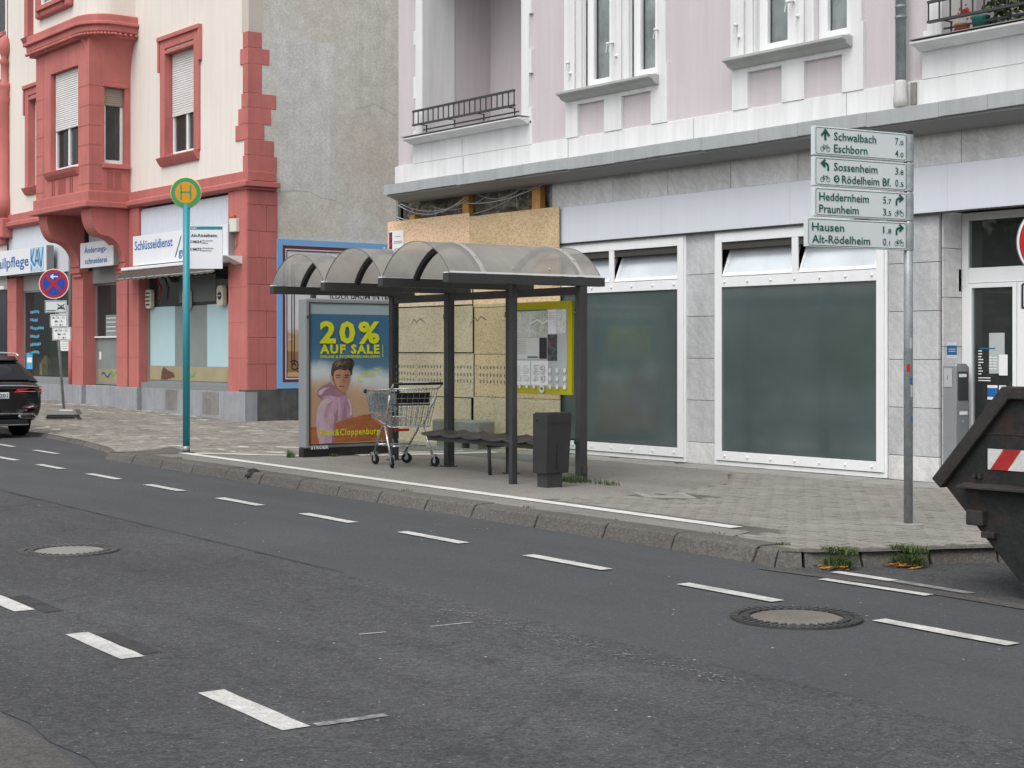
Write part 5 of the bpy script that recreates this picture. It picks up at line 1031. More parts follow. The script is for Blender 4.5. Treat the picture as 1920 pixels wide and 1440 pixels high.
F.strips([[(.05, z), (.28, z)] for z in [.63 - .02 * i for i in range(9)]] + [[(.74, z), (.87, z)] for z in (.94, .91, .89, .87, .84)], .006, GREYP, 'table_rows', .005)['kind'] = 'stuff'
F.rect(.83, .50, .89, .53, GREENM, 'leaflet_patch', .006); F.discs([(.81, .60)], .03, flatmat('leaflet_red', (.3, .02, .06)), 'leaflet_patch', .006)
F.strips([[(.38, .82), (.52, .865), (.63, .82), (.72, .85), (.88, .82)]], .022, PAPER, 'zigzag_print', .012)
wd = mat('frosted_dot', (.66, .68, .68), .5, v=.02)
F.discs([(x_, z_) for x_ in (.155, .305, .45, .77, .91, 1.055) for z_ in (.275, .18, .085)], .030, wd, 'printed_dots', .012, 14)['kind'] = 'stuff'; F.discs([(.61, .30), (.61, .18), (.61, .06)], .052, wd, 'printed_dots', .012, 16)['kind'] = 'stuff'
for ch, z in (('C', .278), ('2', .158), ('M', .038)): F.text(ch, .61, z, .045, TXT, .04, .01, .014, 'c')
# bench
bn = thing('bench', 'dark grey bench of linked moulded seats along the back of the shelter', 'bench', (*SO[:2], .12), -TH)
def bp(mb, n, m, **k): return part(mb, n, m, bn, world=False, **k)
nseat = 6; bl = 2.74
for k in range(nseat):
    x0 = -2.74 + k * bl / nseat; w_ = bl / nseat - .012; gr = []
    for j in range(9):
        v = j / 8; gr.append([(x0 + w_ * u / 8, -.46 + .36 * v, .445 + .022 * (abs(u / 4 - 1) ** 2.5) + .030 * (v ** 3) - .018 * ((1 - v) ** 4)) for u in range(9)])
    o = bp(MB().sheet(gr), 'seat', DARKMET, smooth=True); md = o.modifiers.new('solid', 'SOLIDIFY'); md.thickness = .018; md.offset = -1
bp(MB().box(-2.66, -.02, -.42, -.36, .36, .42).box(-2.66, -.02, -.20, -.15, .36, .42), 'seat_rail', DARKMET, bevel=.004)
for x in (-1.36, -.2):
    bp(MB().tube([(x, -.39, .36), (x + .03, -.37, .30), (x + .04, -.36, .0)], .022, 8), 'leg', DARKMET, smooth=True); bp(MB().box(x - .03, x + .03, -.40, -.04, .33, .36), 'bracket', DARKMET)
# ================================================================== ADVERTISING CASE
pc = thing('advertising_case', 'tall grey illuminated poster case with blue and yellow sale poster', 'poster case', (-19.05, 11.9, .12))
cy0, cy1 = 11.15, 12.65
part(MB().box(-19.16, -18.955, cy0, cy1, .245, 2.335), 'housing', CASE, pc, bevel=.02); part(MB().box(-19.12, -18.99, cy0 - .01, cy1 - .02, .12, .244), 'base', BLACK, pc); part(MB().box(-19.03, -18.97, cy0 + .12, cy0 + .18, 2.336, 2.42), 'bracket', DARKMET, pc)
part(MB().box(-18.954, -18.95, cy0 + .02, cy0 + .045, 2.05, 2.09), 'lock', BLACK, pc)
fr = MB(); a0, a1, b0, b1 = cy0 + .07, cy1 - .095, .30, 2.265
fr.box(-18.954, -18.938, a0 - .012, a0, b0 - .012, b1 + .012).box(-18.954, -18.938, a1, a1 + .012, b0 - .012, b1 + .012).box(-18.954, -18.939, a0, a1, b0 - .012, b0).box(-18.954, -18.939, a0, a1, b1, b1 + .012); part(fr, 'window_seal', BLACK, pc)
def X_(X): return (X / 4.235 - 23) * .00882
def Z_(Y): return 2.30 - (Y / 4.235 - 23) * .00738
def postermat():
    m, n, l, p = _nodes('poster_print'); g = n.new('ShaderNodeNewGeometry'); sx = n.new('ShaderNodeSeparateXYZ'); l.new(g.outputs['Position'], sx.inputs[0])
    zz = _math(n, l, 'ADD', sx.outputs[2], _map(n, l, _noise(n, l, g.outputs['Position'], 2.2, 3), -.05, .05)); zz = _math(n, l, 'ADD', zz, _math(n, l, 'MULTIPLY', _math(n, l, 'SUBTRACT', sx.outputs[1], 11.9), .10))
    cr = n.new('ShaderNodeValToRGB'); e = cr.color_ramp.elements; l.new(_map(n, l, zz, 0, 1, .9, 2.2), cr.inputs[0])
    cs = [(0, (.55, .36, .22)), (.09, (.58, .42, .28)), (.15, (.62, .52, .42)), (.20, (.66, .69, .69)), (.27, (.72, .79, .79)), (.33, (.48, .60, .67)), (.40, (.10, .22, .34)), (.6, (.05, .16, .28)), (1, (.042, .145, .26))]
    while len(e) < len(cs): e.new(.5)
    for q, (t, c_) in zip(e, cs): q.position = t; q.color = (*c_, 1)
    l.new(cr.outputs[0], p.inputs['Base Color']); p.inputs['Roughness'].default_value = .4; return m
F = Flat((-18.953, cy0, 0), (0, 1, 0), (0, 0, 1), pc)
ps_ = F.rect(a0 - cy0, b0, a1 - cy0, Z_(203), postermat(), 'poster', .001)
F.rect(a0 - cy0, Z_(203), a1 - cy0, b1, mat('case_top_strip', (.36, .46, .48), .4), 'header_strip', .001)
def fp(pts, m, nm, d): return F.poly([(X_(a), Z_(b)) for a, b in pts], m, nm, d, parent=ps_)

def printmat(name, c1, c2, y0, y1, ns=9, na=.35, st=(1, 1, .6)):
    m, n, l, p = _nodes(name); g = n.new('ShaderNodeNewGeometry'); pos = g.outputs['Position']; sx = n.new('ShaderNodeSeparateXYZ'); l.new(pos, sx.inputs[0])
    t = _math(n, l, 'ADD', _map(n, l, sx.outputs[1], 0, 1, y0, y1), _map(n, l, _noise(n, l, _scaled(n, l, pos, st), ns, 5, .6), -na, na))
    c = _mix(n, l, t, c1, c2)
    l.new(c, p.inputs['Base Color']); p.inputs['Roughness'].default_value = .45; return m
HOOD = printmat('print_lilac', (.66, .47, .56), (.42, .23, .32), 11.30, 11.95, 11, .55, (1, 1.6, .55)); HOODD = mat('print_lilac_shade', (.38, .20, .27), .5, v=.12, vs=9); HOODL = mat('print_lilac_light', (.66, .50, .58), .5, v=.1, vs=9); SKIN = printmat('print_skin', (.66, .38, .25), (.42, .205, .125), 11.60, 11.84, 14, .25); SKIND = mat('print_skin_shade', (.40, .19, .115), .5); HAIR = printmat('print_hair', (.12, .075, .045), (.025, .016, .012), 11.55, 11.85, 38, .8, (1, 1, .5)); HAIRL = printmat('print_hair_light', (.30, .19, .11), (.05, .03, .02), 11.58, 11.82, 40, .9, (1, 1, .4)); BRD = printmat('print_board', (.50, .17, .06), (.36, .105, .03), 11.2, 12.5, 7, .5, (1, .5, 3)); BRDL = mat('print_board_light', (.54, .19, .07), .5, v=.1)
fp([(134, 1108), (182, 1100), (210, 1160), (325, 1085), (400, 1058), (560, 1018), (640, 1016), (768, 1108), (768, 1232), (134, 1244)], BRD, 'printed_board', .003); fp([(610, 1016), (640, 1016), (768, 1108), (768, 1140), (690, 1110), (620, 1060)], BRDL, 'printed_board_edge', .004)
fp([(200, 1243), (184, 1150), (174, 1060), (186, 965), (212, 905), (235, 880), (195, 855), (186, 815), (222, 780), (270, 762), (285, 742), (312, 775), (352, 832), (405, 858), (440, 892), (458, 950), (465, 1032), (395, 1050), (328, 1080), (322, 1150), (318, 1240)], HOOD, 'printed_hoodie', .005)
fp([(186, 852), (188, 815), (224, 780), (275, 760), (286, 742), (312, 778), (350, 832), (404, 860), (350, 872), (290, 858), (235, 862), (212, 885)], HOODD, 'printed_hood', .006); fp([(192, 848), (200, 818), (240, 795), (285, 792), (240, 815), (218, 850)], HOODL, 'printed_hood_light', .007)
fp([(212, 912), (260, 880), (300, 900), (255, 930), (225, 985), (200, 1040), (180, 1060), (188, 970)], HOODL, 'printed_sleeve_light', .006); fp([(330, 1000), (345, 960), (350, 1050), (328, 1078), (318, 1240), (296, 1240), (305, 1120)], HOODD, 'printed_sleeve_fold', .006); fp([(385, 1040), (400, 930), (412, 1045)], HOODD, 'printed_fold', .006); fp([(420, 880), (440, 900), (455, 950), (460, 1020), (440, 1028), (445, 960)], HOODL, 'printed_chest_light', .006)
fp([(322, 770), (405, 800), (407, 858), (352, 832), (312, 785)], SKIND, 'printed_neck', .007); fp([(284, 700), (296, 695), (304, 735), (292, 742)], SKIN, 'printed_ear', .007)
fp([(300, 695), (306, 655), (330, 640), (440, 640), (447, 690), (443, 738), (428, 785), (412, 818), (396, 832), (376, 826), (346, 800), (318, 768), (304, 735)], SKIN, 'printed_face', .008); fp([(300, 700), (312, 690), (325, 760), (350, 800), (380, 830), (346, 802), (318, 768), (304, 735)], SKIND, 'printed_jaw_shade', .009); fp([(388, 700), (396, 700), (404, 752), (388, 758), (380, 750)], SKIND, 'printed_nose', .009)
F.strips([[(X_(326), Z_(698)), (X_(345), Z_(692)), (X_(366), Z_(699))], [(X_(398), Z_(699)), (X_(418), Z_(693)), (X_(432), Z_(699))]], .016, HAIR, 'printed_brows', .010, parent=ps_); F.strips([[(X_(334), Z_(713)), (X_(358), Z_(714))], [(X_(402), Z_(713)), (X_(424), Z_(713))]], .014, HAIR, 'printed_eyes', .010, parent=ps_); F.strips([[(X_(352), Z_(786)), (X_(372), Z_(782)), (X_(396), Z_(790))]], .016, SIGNRED if 0 else mat('print_lips', (.25, .07, .06), .5), 'printed_mouth', .010, parent=ps_)
fp([(298, 705), (290, 680), (294, 640), (304, 600), (330, 575), (350, 582), (372, 560), (410, 566), (448, 556), (470, 580), (474, 610), (462, 640), (456, 690), (446, 706), (444, 668), (425, 650), (395, 655), (360, 645), (330, 655), (316, 668), (310, 700)], HAIR, 'printed_hair', .011); fp([(318, 600), (340, 585), (372, 575), (405, 580), (440, 575), (430, 605), (395, 615), (360, 612), (335, 630)], HAIRL, 'printed_hair_light', .012)
def ft(t_, x0, x1, base, cap, bold=.02, m_=ADYEL, space=1.0): F.text(t_, X_(x0), Z_(base), cap / 4.235 * .00738, m_, X_(x1) - X_(x0), bold, .014, parent=ps_, space=space)
ft('20%', 203, 680, 430, 172, .04, space=1.25); ft('AUF SALE', 203, 678, 517, 70, .045, space=1.2); ft('ONLINE & IN UNSEREN HÄUSERN', 205, 678, 556, 24, .02, space=1.05); ft('EXKLUSIV', 540, 638, 680, 16, .02); ft('FÜR INSIDER', 525, 655, 702, 16, .02); ft('Peek&Cloppenburg', 205, 678, 1180, 54, .02, space=1.12)
F.strips([[(X_(640), Z_(645)), (X_(675), Z_(645)), (X_(675), Z_(685))], [(X_(508), Z_(700)), (X_(508), Z_(745)), (X_(545), Z_(745))]], .011, ADYEL, 'printed_bracket', .014, parent=ps_); F.strips([[(X_(704), Z_(450)), (X_(704), Z_(550))]], .010, ADYEL, 'printed_small_line', .014, parent=ps_)
F.text('STRÖER', X_(137), Z_(1283), .05, SHOPW, X_(275) - X_(137), .04, .003)
part(MB().box(-18.9375, -18.9345, a0, a1, b0, b1), 'glass', glass('poster_glass', (1, 1, 1), (.03, .03, .03), .02, .06), pc)
# ================================================================== SHOPPING TROLLEY (local x = forwards)
tr = thing('shopping_trolley', 'chrome wire shopping trolley parked between the poster case and the bench', 'shopping trolley', (-16.95, 11.38, .12), R(170)); tr.scale = (1.12, 1.14, 1.02)
def tp(mb, n, m, par=tr, **k): return part(mb, n, m, par, world=False, **k)
def corner(t, side, top):                      # basket corners: t 0 rear .. 1 front
    hw = (.285 - .075 * t) if top else (.235 - .07 * t); x = (-.40 + .93 * t) if top else (-.28 + .72 * t); z = (.98 - .05 * t) if top else (.50 + .10 * t); return Vector((x, side * hw, z))
def mixv(a, b, t): return a + (b - a) * t
wires = MB(); N = 15
for sd_ in (-1, 1):
    for k in range(N + 1): t = k / N; wires.tube([corner(t, sd_, True), corner(t, sd_, False)], .0042, 4)
    for q in (.22, .45, .7, .88): wires.tube([mixv(corner(0, sd_, True), corner(0, sd_, False), q), mixv(corner(1, sd_, True), corner(1, sd_, False), q)], .0048, 4)
for k in range(9):
    q = -1 + 2 * k / 8; L = lambda t, top: mixv(corner(t, -1, top), corner(t, 1, top), (q + 1) / 2)
    wires.tube([L(1, True), L(1, False)], .0042, 4); wires.tube([L(0, False), L(1, False)], .0042, 4); wires.tube([L(0, True) + Vector((.02, 0, -.06)), L(0, False)], .0042, 4)
for q in (.25, .5, .75): 
    for t in (0, 1): wires.tube([mixv(corner(t, -1, True), corner(t, -1, False), q), mixv(corner(t, 1, True), corner(t, 1, False), q)], .0048, 4)
for k in range(1, 8): wires.tube([corner(k / 8, -1, False), corner(k / 8, 1, False)], .0042, 4)
o = tp(wires, 'basket_wires', CHROME); o['kind'] = 'stuff'
rim = MB(); loop = [corner(0, -1, True), corner(1, -1, True), corner(1, 1, True), corner(0, 1, True), corner(0, -1, True)]; rim.tube(loop, .008, 6, False); lo2 = [corner(0, -1, False), corner(1, -1, False), corner(1, 1, False), corner(0, 1, False), corner(0, -1, False)]; rim.tube(lo2, .007, 6, False)
tp(rim, 'basket_rim', CHROME, smooth=True)
tp(MB().tube([(-.50, -.30, 1.045), (-.50, .30, 1.045)], .017, 10), 'handle', BLACK, smooth=True); tp(MB().box(-.515, -.485, -.12, .18, 1.058, 1.068), 'handle_label', SHOPW)
for sd_ in (-1, 1): tp(MB().tube([(-.50, sd_ * .29, 1.04), (-.42, sd_ * .287, .99), (-.39, sd_ * .285, .975)], .012, 8), 'handle_arm', CHROME, smooth=True)
tp(MB().ext_y([(-.385, .93), (-.375, .93), (-.335, .80), (-.345, .80)], -.20, .20), 'seat_flap', BLACK); tp(MB().tube([(-.33, -.22, .78), (-.33, .22, .78)], .010, 6), 'seat_bar', BLACK)
tp(MB().ext_y([(.530, .90), (.538, .90), (.512, .66), (.504, .66)], -.17, .17), 'front_advert', mat('trolley_picture', (.20, .27, .30), .5, v=.6, vs=12)); tp(MB().ext_y([(.5125, .70), (.520, .70), (.512, .655), (.504, .655)], -.165, .165), 'front_advert_strip', PAPER)
for sd_ in (-1, 1): tp(MB().lathe([(.001, -.03), (.022, -.02), (.022, .02), (.001, .03)], (.53, sd_ * .21, .93), 8), 'corner_bumper', BLACK, smooth=True)
for sd_ in (-1, 1):
    y_ = sd_ * .245
    tp(MB().tube([(-.33, y_ * 1.05, .12), (-.12, y_ * .95, .50), (-.02, y_ * .93, .50), (.05, y_ * .92, .42), (.32, y_ * .78, .13)], .013, 8), 'side_frame', CHROME, smooth=True)
    tp(MB().tube([(-.12, y_ * .95, .50), (-.36, y_ * 1.15, .90)], .011, 8), 'upright', CHROME, smooth=True)
tp(MB().tube([(-.25, -.2, .26), (-.25, .2, .26)], .010, 8).tube([(.2, -.19, .26), (.2, .19, .26)], .010, 8), 'cross_bar', CHROME, smooth=True)
lw = MB()
for k in range(6): y_ = -.17 + .068 * k; lw.tube([(-.30, y_, .27), (.25, y_, .24), (.31, y_, .32)], .0042, 4)
for x in (-.3, -.1, .1, .25): lw.tube([(x, -.18, .265), (x, .18, .265)], .0042, 4)
o = tp(lw, 'lower_rack', CHROME); o['kind'] = 'stuff'
tp(MB().box(-.14, -.10, -.05, .12, .44, .47), 'red_clip', SIGNRED)
for x, s_, a in ((-.34, -1, .3), (-.34, 1, -.2), (.33, -1, .8), (.33, 1, .2)):
    y_ = s_ * (.255 if x < 0 else .19); dx, dy = math.cos(a), math.sin(a)
    wv = tp(MB().lathe([(.030, -.012), (.060, -.014), (.064, -.008), (.064, .008), (.060, .014), (.030, .012)], (0, 0, 0), 18, 'y'), 'caster', RUBBER, smooth=True); wv.location = (x - .035 * dx, y_ - .035 * dy, .066); wv.rotation_euler = (0, 0, a)
    hub = tp(MB().lathe([(.024, -.016), (.024, .016)], (0, 0, 0), 12, 'y'), 'hub', CASE, wv)
    fk = tp(MB().ext_y([(-.015, .0), (.02, .065), (.055, .075), (.055, .09), (.0, .09), (-.03, .01)], -.024, -.018).ext_y([(-.015, .0), (.02, .065), (.055, .075), (.055, .09), (.0, .09), (-.03, .01)], .018, .024), 'fork', CASE, wv)
# ================================================================== LITTER BIN
bi = thing('litter_bin', 'dark grey square litter bin in front of the timetable case', 'bin', (-13.22, 10.95, .12))
part(MB().prism([(-13.36, 10.79, .275), (-13.13, 10.79, .275), (-13.13, 11.11, .275), (-13.36, 11.11, .275)], [(-13.345, 10.78, .92), (-13.095, 10.78, .92), (-13.095, 11.13, .92), (-13.345, 11.13, .92)]), 'body', mat('bin_grey', (.030, .030, .031), .55, .35, v=.12, f=.06, dirt=.15, dirtcol=(.09, .085, .08)), bi, bevel=.006)
part(MB().box(-13.33, -13.16, 10.83, 11.04, .12, .274), 'pedestal', DARKMET, bi); part(MB().box(-13.335, -13.105, 10.80, 11.12, .921, .93), 'lid', BLACK, bi)
part(MB().box(-13.106, -13.094, 10.85, 11.07, .82, .83).box(-13.12, -13.112, 10.93, 10.936, .3, .8), 'door_seam', BLACK, bi); part(MB().lathe([(.012, 0), (.012, -.01)], (-13.27, 10.783, .85), 8, 'y'), 'lock', BLACK, bi)
bi.location.y -= .09
# ================================================================== STOP POLE
FACE = R(52.06)
hp = thing('bus_stop_pole', 'turquoise bus stop pole with round green and amber H disc and white route panel', 'bus stop sign', (-21.05, 10.38, .12), FACE)
def hpp(mb, n, m, par=hp, **k): return part(mb, n, m, par, world=False, **k)
hpp(MB().tube([(0, 0, .09), (0, 0, 3.62)], .052, 16), 'pole', TURQ, smooth=True); hpp(MB().lathe([(.055, 0), (.055, .09)], n=16), 'pole_foot', STEEL, smooth=True)
dk = hpp(MB().lathe([(.225, .02), (.230, .0), (.225, -.02)], (0, -.02, 3.79), 36, 'y'), 'disc', HRIM, smooth=True)
F = Flat((0, -.042, 3.79), (1, 0, 0), (0, 0, 1), hp, world=False); F.discs([(0, 0)], .215, HGRN, 'green_ring', .001, 40, parent=dk); F.discs([(0, 0)], .158, HYEL, 'amber_field', .003, 40, parent=dk); F.strips([[(-.068, -.105), (-.068, .105)], [(.068, -.105), (.068, .105)]], .024, HGRN, 'letter_h', .005, parent=dk); F.strips([[(-.068, .004), (.068, .004)]], .024, HGRN, 'letter_h', .005, parent=dk)
rpn = hpp(MB().box(.04, .53, -.012, .012, 2.68, 3.30), 'route_panel', PANELW, bevel=.003)
F = Flat((.04, -.013, 2.68), (1, 0, 0), (0, 0, 1), hp, world=False); F.rect(.02, .572, .49, .618, GREENM if 0 else flatmat('teal_band', (.02, .22, .24)), 'teal_band', .001, parent=rpn); F.text('RMV', .03, .582, .022, SHOPW, .09, .02, .003, parent=rpn)
F.text('Alt-Rödelheim', .03, .465, .045, TXT, .38, .02, parent=rpn); F.text('M34', .065, .375, .042, TXT, .12, .02, parent=rpn); F.text('M72', .065, .265, .042, TXT, .12, .02, parent=rpn); F.text('Bornheim', .20, .40, .022, GREYP if 0 else TXT, .15, .01, parent=rpn); F.text('Mitte', .20, .365, .022, TXT, .08, .01, parent=rpn); F.text('Rödelheim', .20, .29, .022, TXT, .16, .01, parent=rpn); F.text('Bahnhof', .20, .255, .022, TXT, .13, .01, parent=rpn)
F.strips([[(.025, z), (.05, z), (.05, z + .03), (.025, z + .03), (.025, z)] for z in (.38, .27)], .006, TXT, 'bus_mark', .002, parent=rpn)
# ================================================================== CYCLE FINGERPOST
cp = thing('cycle_signpost', 'grey steel post with four white and green cycle direction boards', 'signpost', (-8.46, 10.86, .12), R(81))
def cpp(mb, n, m, par=cp, **k): return part(mb, n, m, par, world=False, **k)
cpp(MB().tube([(0, 0, 0), (0, 0, 3.32)], .0385, 18), 'post', STEEL, smooth=True); cpp(MB().lathe([(.041, 3.30), (.041, 3.345), (.03, 3.355)], n=18), 'cap', BLACK); cpp(MB().lathe([(.13, -.002), (.13, .014), (.05, .02)], n=20), 'footing', SLAB)
def bike(F, cx, cy, s, par):
    ring = lambda x, y, r_: [(x + r_ * math.cos(i * math.pi / 7), y + r_ * math.sin(i * math.pi / 7)) for i in range(15)]
    F.strips([ring(cx - .5 * s, cy, .3 * s), ring(cx + .5 * s, cy, .3 * s), [(cx - .5 * s, cy), (cx - .15 * s, cy + .02 * s), (cx - .28 * s, cy + .45 * s), (cx - .5 * s, cy)], [(cx - .26 * s, cy + .42 * s), (cx + .32 * s, cy + .45 * s), (cx - .15 * s, cy + .02 * s)], [(cx + .5 * s, cy), (cx + .28 * s, cy + .58 * s), (cx + .42 * s, cy + .6 * s)], [(cx - .4 * s, cy + .56 * s), (cx - .18 * s, cy + .56 * s)]], .0045, SIGNG, 'bicycle_symbol', .003, parent=par)
rows = [('Schwalbach', '7', '.0', 'Eschborn', '4', '.0', 'up'), ('Sossenheim', '3', '.8', 'Rödelheim Bf.', '0', '.5', 'left'), ('Heddernheim', '5', '.7', 'Praunheim', '3', '.5', 'right'), ('Hausen', '1', '.8', 'Alt-Rödelheim', '0', '.1', 'right')]
for k, (t1, n1, d1, t2, n2, d2, ar) in enumerate(rows):
    zt = 3.318 - .25 * k; L = 1.0 if k < 3 else 1.075; hgt = .237; zb_ = zt - hgt
    b_ = cpp(MB().box(-L - .04, -.04, -.022, .022, zb_, zt), 'direction_board', SIGNW, bevel=.004)
    cpp(MB().lathe([(.044, zb_ + .004), (.044, zt - .004)], n=18), 'clamp', STEEL, b_)
    F = Flat((-L - .04, -.0225, zb_), (1, 0, 0), (0, 0, 1), cp, world=False)
    F.strips([[(.03, .012), (L - .02, .012), (L - .008, .024), (L - .008, hgt - .024), (L - .02, hgt - .012), (.03, hgt - .012), (.018, hgt - .024), (.018, .024), (.03, .012)]], .0045, SIGNG, 'border', .001, parent=b_)
    tx = .205 if k < 2 else .05
    W_ = {'Schwalbach': .455, 'Eschborn': .36, 'Sossenheim': .47, 'Rödelheim Bf.': .53, 'Heddernheim': .53, 'Praunheim': .42, 'Hausen': .34, 'Alt-Rödelheim': .62}
    F.text(t1, tx, .132, .068, SIGNG, W_[t1], .012, parent=b_); F.text(t2, tx + (.085 if k == 1 else 0), .032, .068, SIGNG, W_[t2], .012, parent=b_)
    if k == 1: F.discs([(.235, .064)], .031, SIGNG, 's_symbol', .003, 18, parent=b_); F.text('S', .235, .046, .036, SIGNW, .028, .01, .005, 'c', parent=b_)
    nx = L - .10 if k < 2 else L - .235
    for (nn_, dd_, zz) in ((n1, d1, .135), (n2, d2, .034)): F.text(nn_, nx - .03, zz, .062, SIGNG, .035 if nn_ != '1' else .014, .004, parent=b_); F.text(dd_, nx + .012, zz, .042, SIGNG, .05 if dd_ != '.1' else .035, .008, parent=b_)
    ax = .115 if k < 2 else L - .085
    if ar == 'up': F.strips([[(ax, .125), (ax, .20)]], .022, SIGNG, 'arrow', .003, parent=b_); F.poly([(ax - .05, .165), (ax, .222), (ax + .05, .165), (ax + .035, .155), (ax, .19), (ax - .035, .155)], SIGNG, 'arrow_head', .0045, parent=b_)
    else:
        q = -1 if ar == 'left' else 1
        F.strips([[(ax - q * .03, .125), (ax - q * .03, .165), (ax - q * .018, .182), (ax + q * .02, .185)]], .020, SIGNG, 'arrow', .003, parent=b_); F.poly([(ax + q * .005, .222), (ax + q * .055, .186), (ax + q * .005, .148), (ax - q * .005, .162), (ax + q * .022, .186), (ax - q * .005, .208)][::q], SIGNG, 'arrow_head', .0045, parent=b_)
    bike(F, ax, .052, .062, b_)
FS = Flat((0, 0, 0), (1, 0, 0), (0, 0, 1), cp, world=False)
for (a_, z, h_, m_) in ((-2.3, 1.30, .07, SIGNRED), (-1.6, 1.20, .05, BLUEP), (-1.5, 1.09, .10, GREYP), (-1.5, .88, .045, BLUEP), (-1.7, 1.5, .09, GREYP)):
    cpp(MB().sheet([[(.0393 * math.cos(a_ + q * .12), .0393 * math.sin(a_ + q * .12), z) for q in range(-3, 4)], [(.0393 * math.cos(a_ + q * .12), .0393 * math.sin(a_ + q * .12), z + h_) for q in range(-3, 4)]]), 'sticker', m_)
for z, x in ((2.822, -.3), (2.572, -.22)): cpp(MB().box(x, -.05, -.015, .015, z - .006, z + .0), 'tape', SIGNRED)
# ================================================================== PARKING SIGNS
def prohib(t, F, r_, par, crossed=True, arrow=False):
    F.discs([(0, 0)], r_, SHOPW, 'white_rim', .001, 40, parent=par); F.discs([(0, 0)], r_ * .95, SIGNRED, 'red_field', .003, 40, parent=par); F.discs([(0, 0)], r_ * .76, SIGNBLUE, 'blue_field', .005, 40, parent=par)
    F.strips([[(-r_ * .56, r_ * .56), (r_ * .56, -r_ * .56)]], r_ * .17, SIGNRED, 'red_bar', .007, parent=par)
    if crossed: F.strips([[(-r_ * .56, -r_ * .56), (r_ * .56, r_ * .56)]], r_ * .17, SIGNRED, 'red_bar', .008, parent=par)
    if arrow: F.strips([[(-r_ * .2, r_ * .48), (r_ * .28, r_ * .48)], [(-r_ * .02, r_ * .62), (-r_ * .22, r_ * .48), (-r_ * .02, r_ * .34)]], r_ * .08, SHOPW, 'arrow', .010, parent=par)
ns = thing('no_stopping_sign', 'temporary no-stopping sign leaning on a rubber foot beside the parked car', 'traffic sign', (-31.9, 12.9, .13), FACE)
def np_(mb, n, m, par=ns, **k): return part(mb, n, m, par, world=False, **k)
for z0, sx in ((.0, .36), (.13, .36)): np_(MB().prism([(-sx, -.2, z0), (sx, -.2, z0), (sx, .2, z0), (-sx, .2, z0)], [(-sx * .82, -.16, z0 + .125), (sx * .82, -.16, z0 + .125), (sx * .82, .16, z0 + .125), (-sx * .82, .16, z0 + .125)]), 'foot_plate', CONC, bevel=.015)
np_(MB().box(-.02, .25, -.172, -.165, .17, .24), 'foot_label', SHOPW); np_(MB().box(-.30, .30, -.21, -.12, .075, .10), 'foot_slot', BLACK)
LN = -.075
np_(MB().tube([(.02, 0, .2), (.02 + LN * 3.1, 0, 3.2)], .028, 10), 'pole', STEEL, smooth=True)
ln = lambda z: .02 + LN * z
dd = np_(MB().lathe([(.315, -.012), (.315, .012)], (ln(2.88) + .02, -.05, 2.88), 36, 'y'), 'disc', CASE); F = Flat((ln(2.88) + .02, -.063, 2.88), (1, 0, 0), (0, 0, 1), ns, world=False); prohib(ns, F, .315, dd, True, True)
for (zc, w_, h_, dx, kind) in ((2.40, .46, .26, .02, 'truck'), (2.10, .37, .27, .06, 'text'), (1.83, .40, .28, .10, 'text')):
    x = ln(zc) + dx; q = np_(MB().box(x - w_ / 2, x + w_ / 2, -.05, -.035, zc - h_ / 2, zc + h_ / 2), 'plate', SIGNW if kind == 'truck' else PAPER, bevel=.004); F = Flat((x, -.051, zc), (1, 0, 0), (0, 0, 1), ns, world=False)
    F.strips([[(-w_ / 2 + .015, -h_ / 2 + .015), (w_ / 2 - .015, -h_ / 2 + .015), (w_ / 2 - .015, h_ / 2 - .015), (-w_ / 2 + .015, h_ / 2 - .015), (-w_ / 2 + .015, -h_ / 2 + .015)]], .010, TXT, 'border', .001, parent=q)
    if kind == 'truck': F.strips([[(.03, -.04), (.19, -.04)], [(.05, .02), (.17, .02)], [(.04, -.02), (.18, -.02)], [(.03, .06), (.19, -.07)], [(.03, -.07), (.19, .06)], [(-.19, -.08), (0, -.08)]], .014, TXT, 'car_symbol', .003, parent=q)
    else: F.text('ab 7.6. - 21.', -.14, .05, .05, TXT, .28, .01, parent=q); F.text('Mo - Fr', -.08, -.03, .05, TXT, .17, .01, parent=q); F.text('7 - 18 h', -.07, -.10, .04, TXT, .16, .01, parent=q)
pk = thing('no_parking_sign', 'round red and blue no-parking sign cut off at the right edge above the skip', 'traffic sign', (-6.92, 10.66, .12), FACE)
def pk_(mb, n, m, par=pk, **k): return part(mb, n, m, par, world=False, **k)
pk_(MB().tube([(0, 0.06, 0), (0, 0.06, 2.75)], .03, 12), 'pole', STEEL, smooth=True); dd = pk_(MB().lathe([(.30, -.012), (.30, .012)], (0, 0, 2.31), 40, 'y'), 'disc', CASE); F = Flat((0, -.013, 2.31), (1, 0, 0), (0, 0, 1), pk, world=False); prohib(pk, F, .30, dd, False)
q = pk_(MB().box(-.27, .27, -.012, .012, 1.80, 2.00), 'plate', SIGNW, bevel=.01); F = Flat((0, -.013, 1.90), (1, 0, 0), (0, 0, 1), pk, world=False); F.strips([[(-.26, -.09), (.26, -.09), (.26, .09), (-.26, .09), (-.26, -.09)]], .016, TXT, 'border', .001, parent=q)
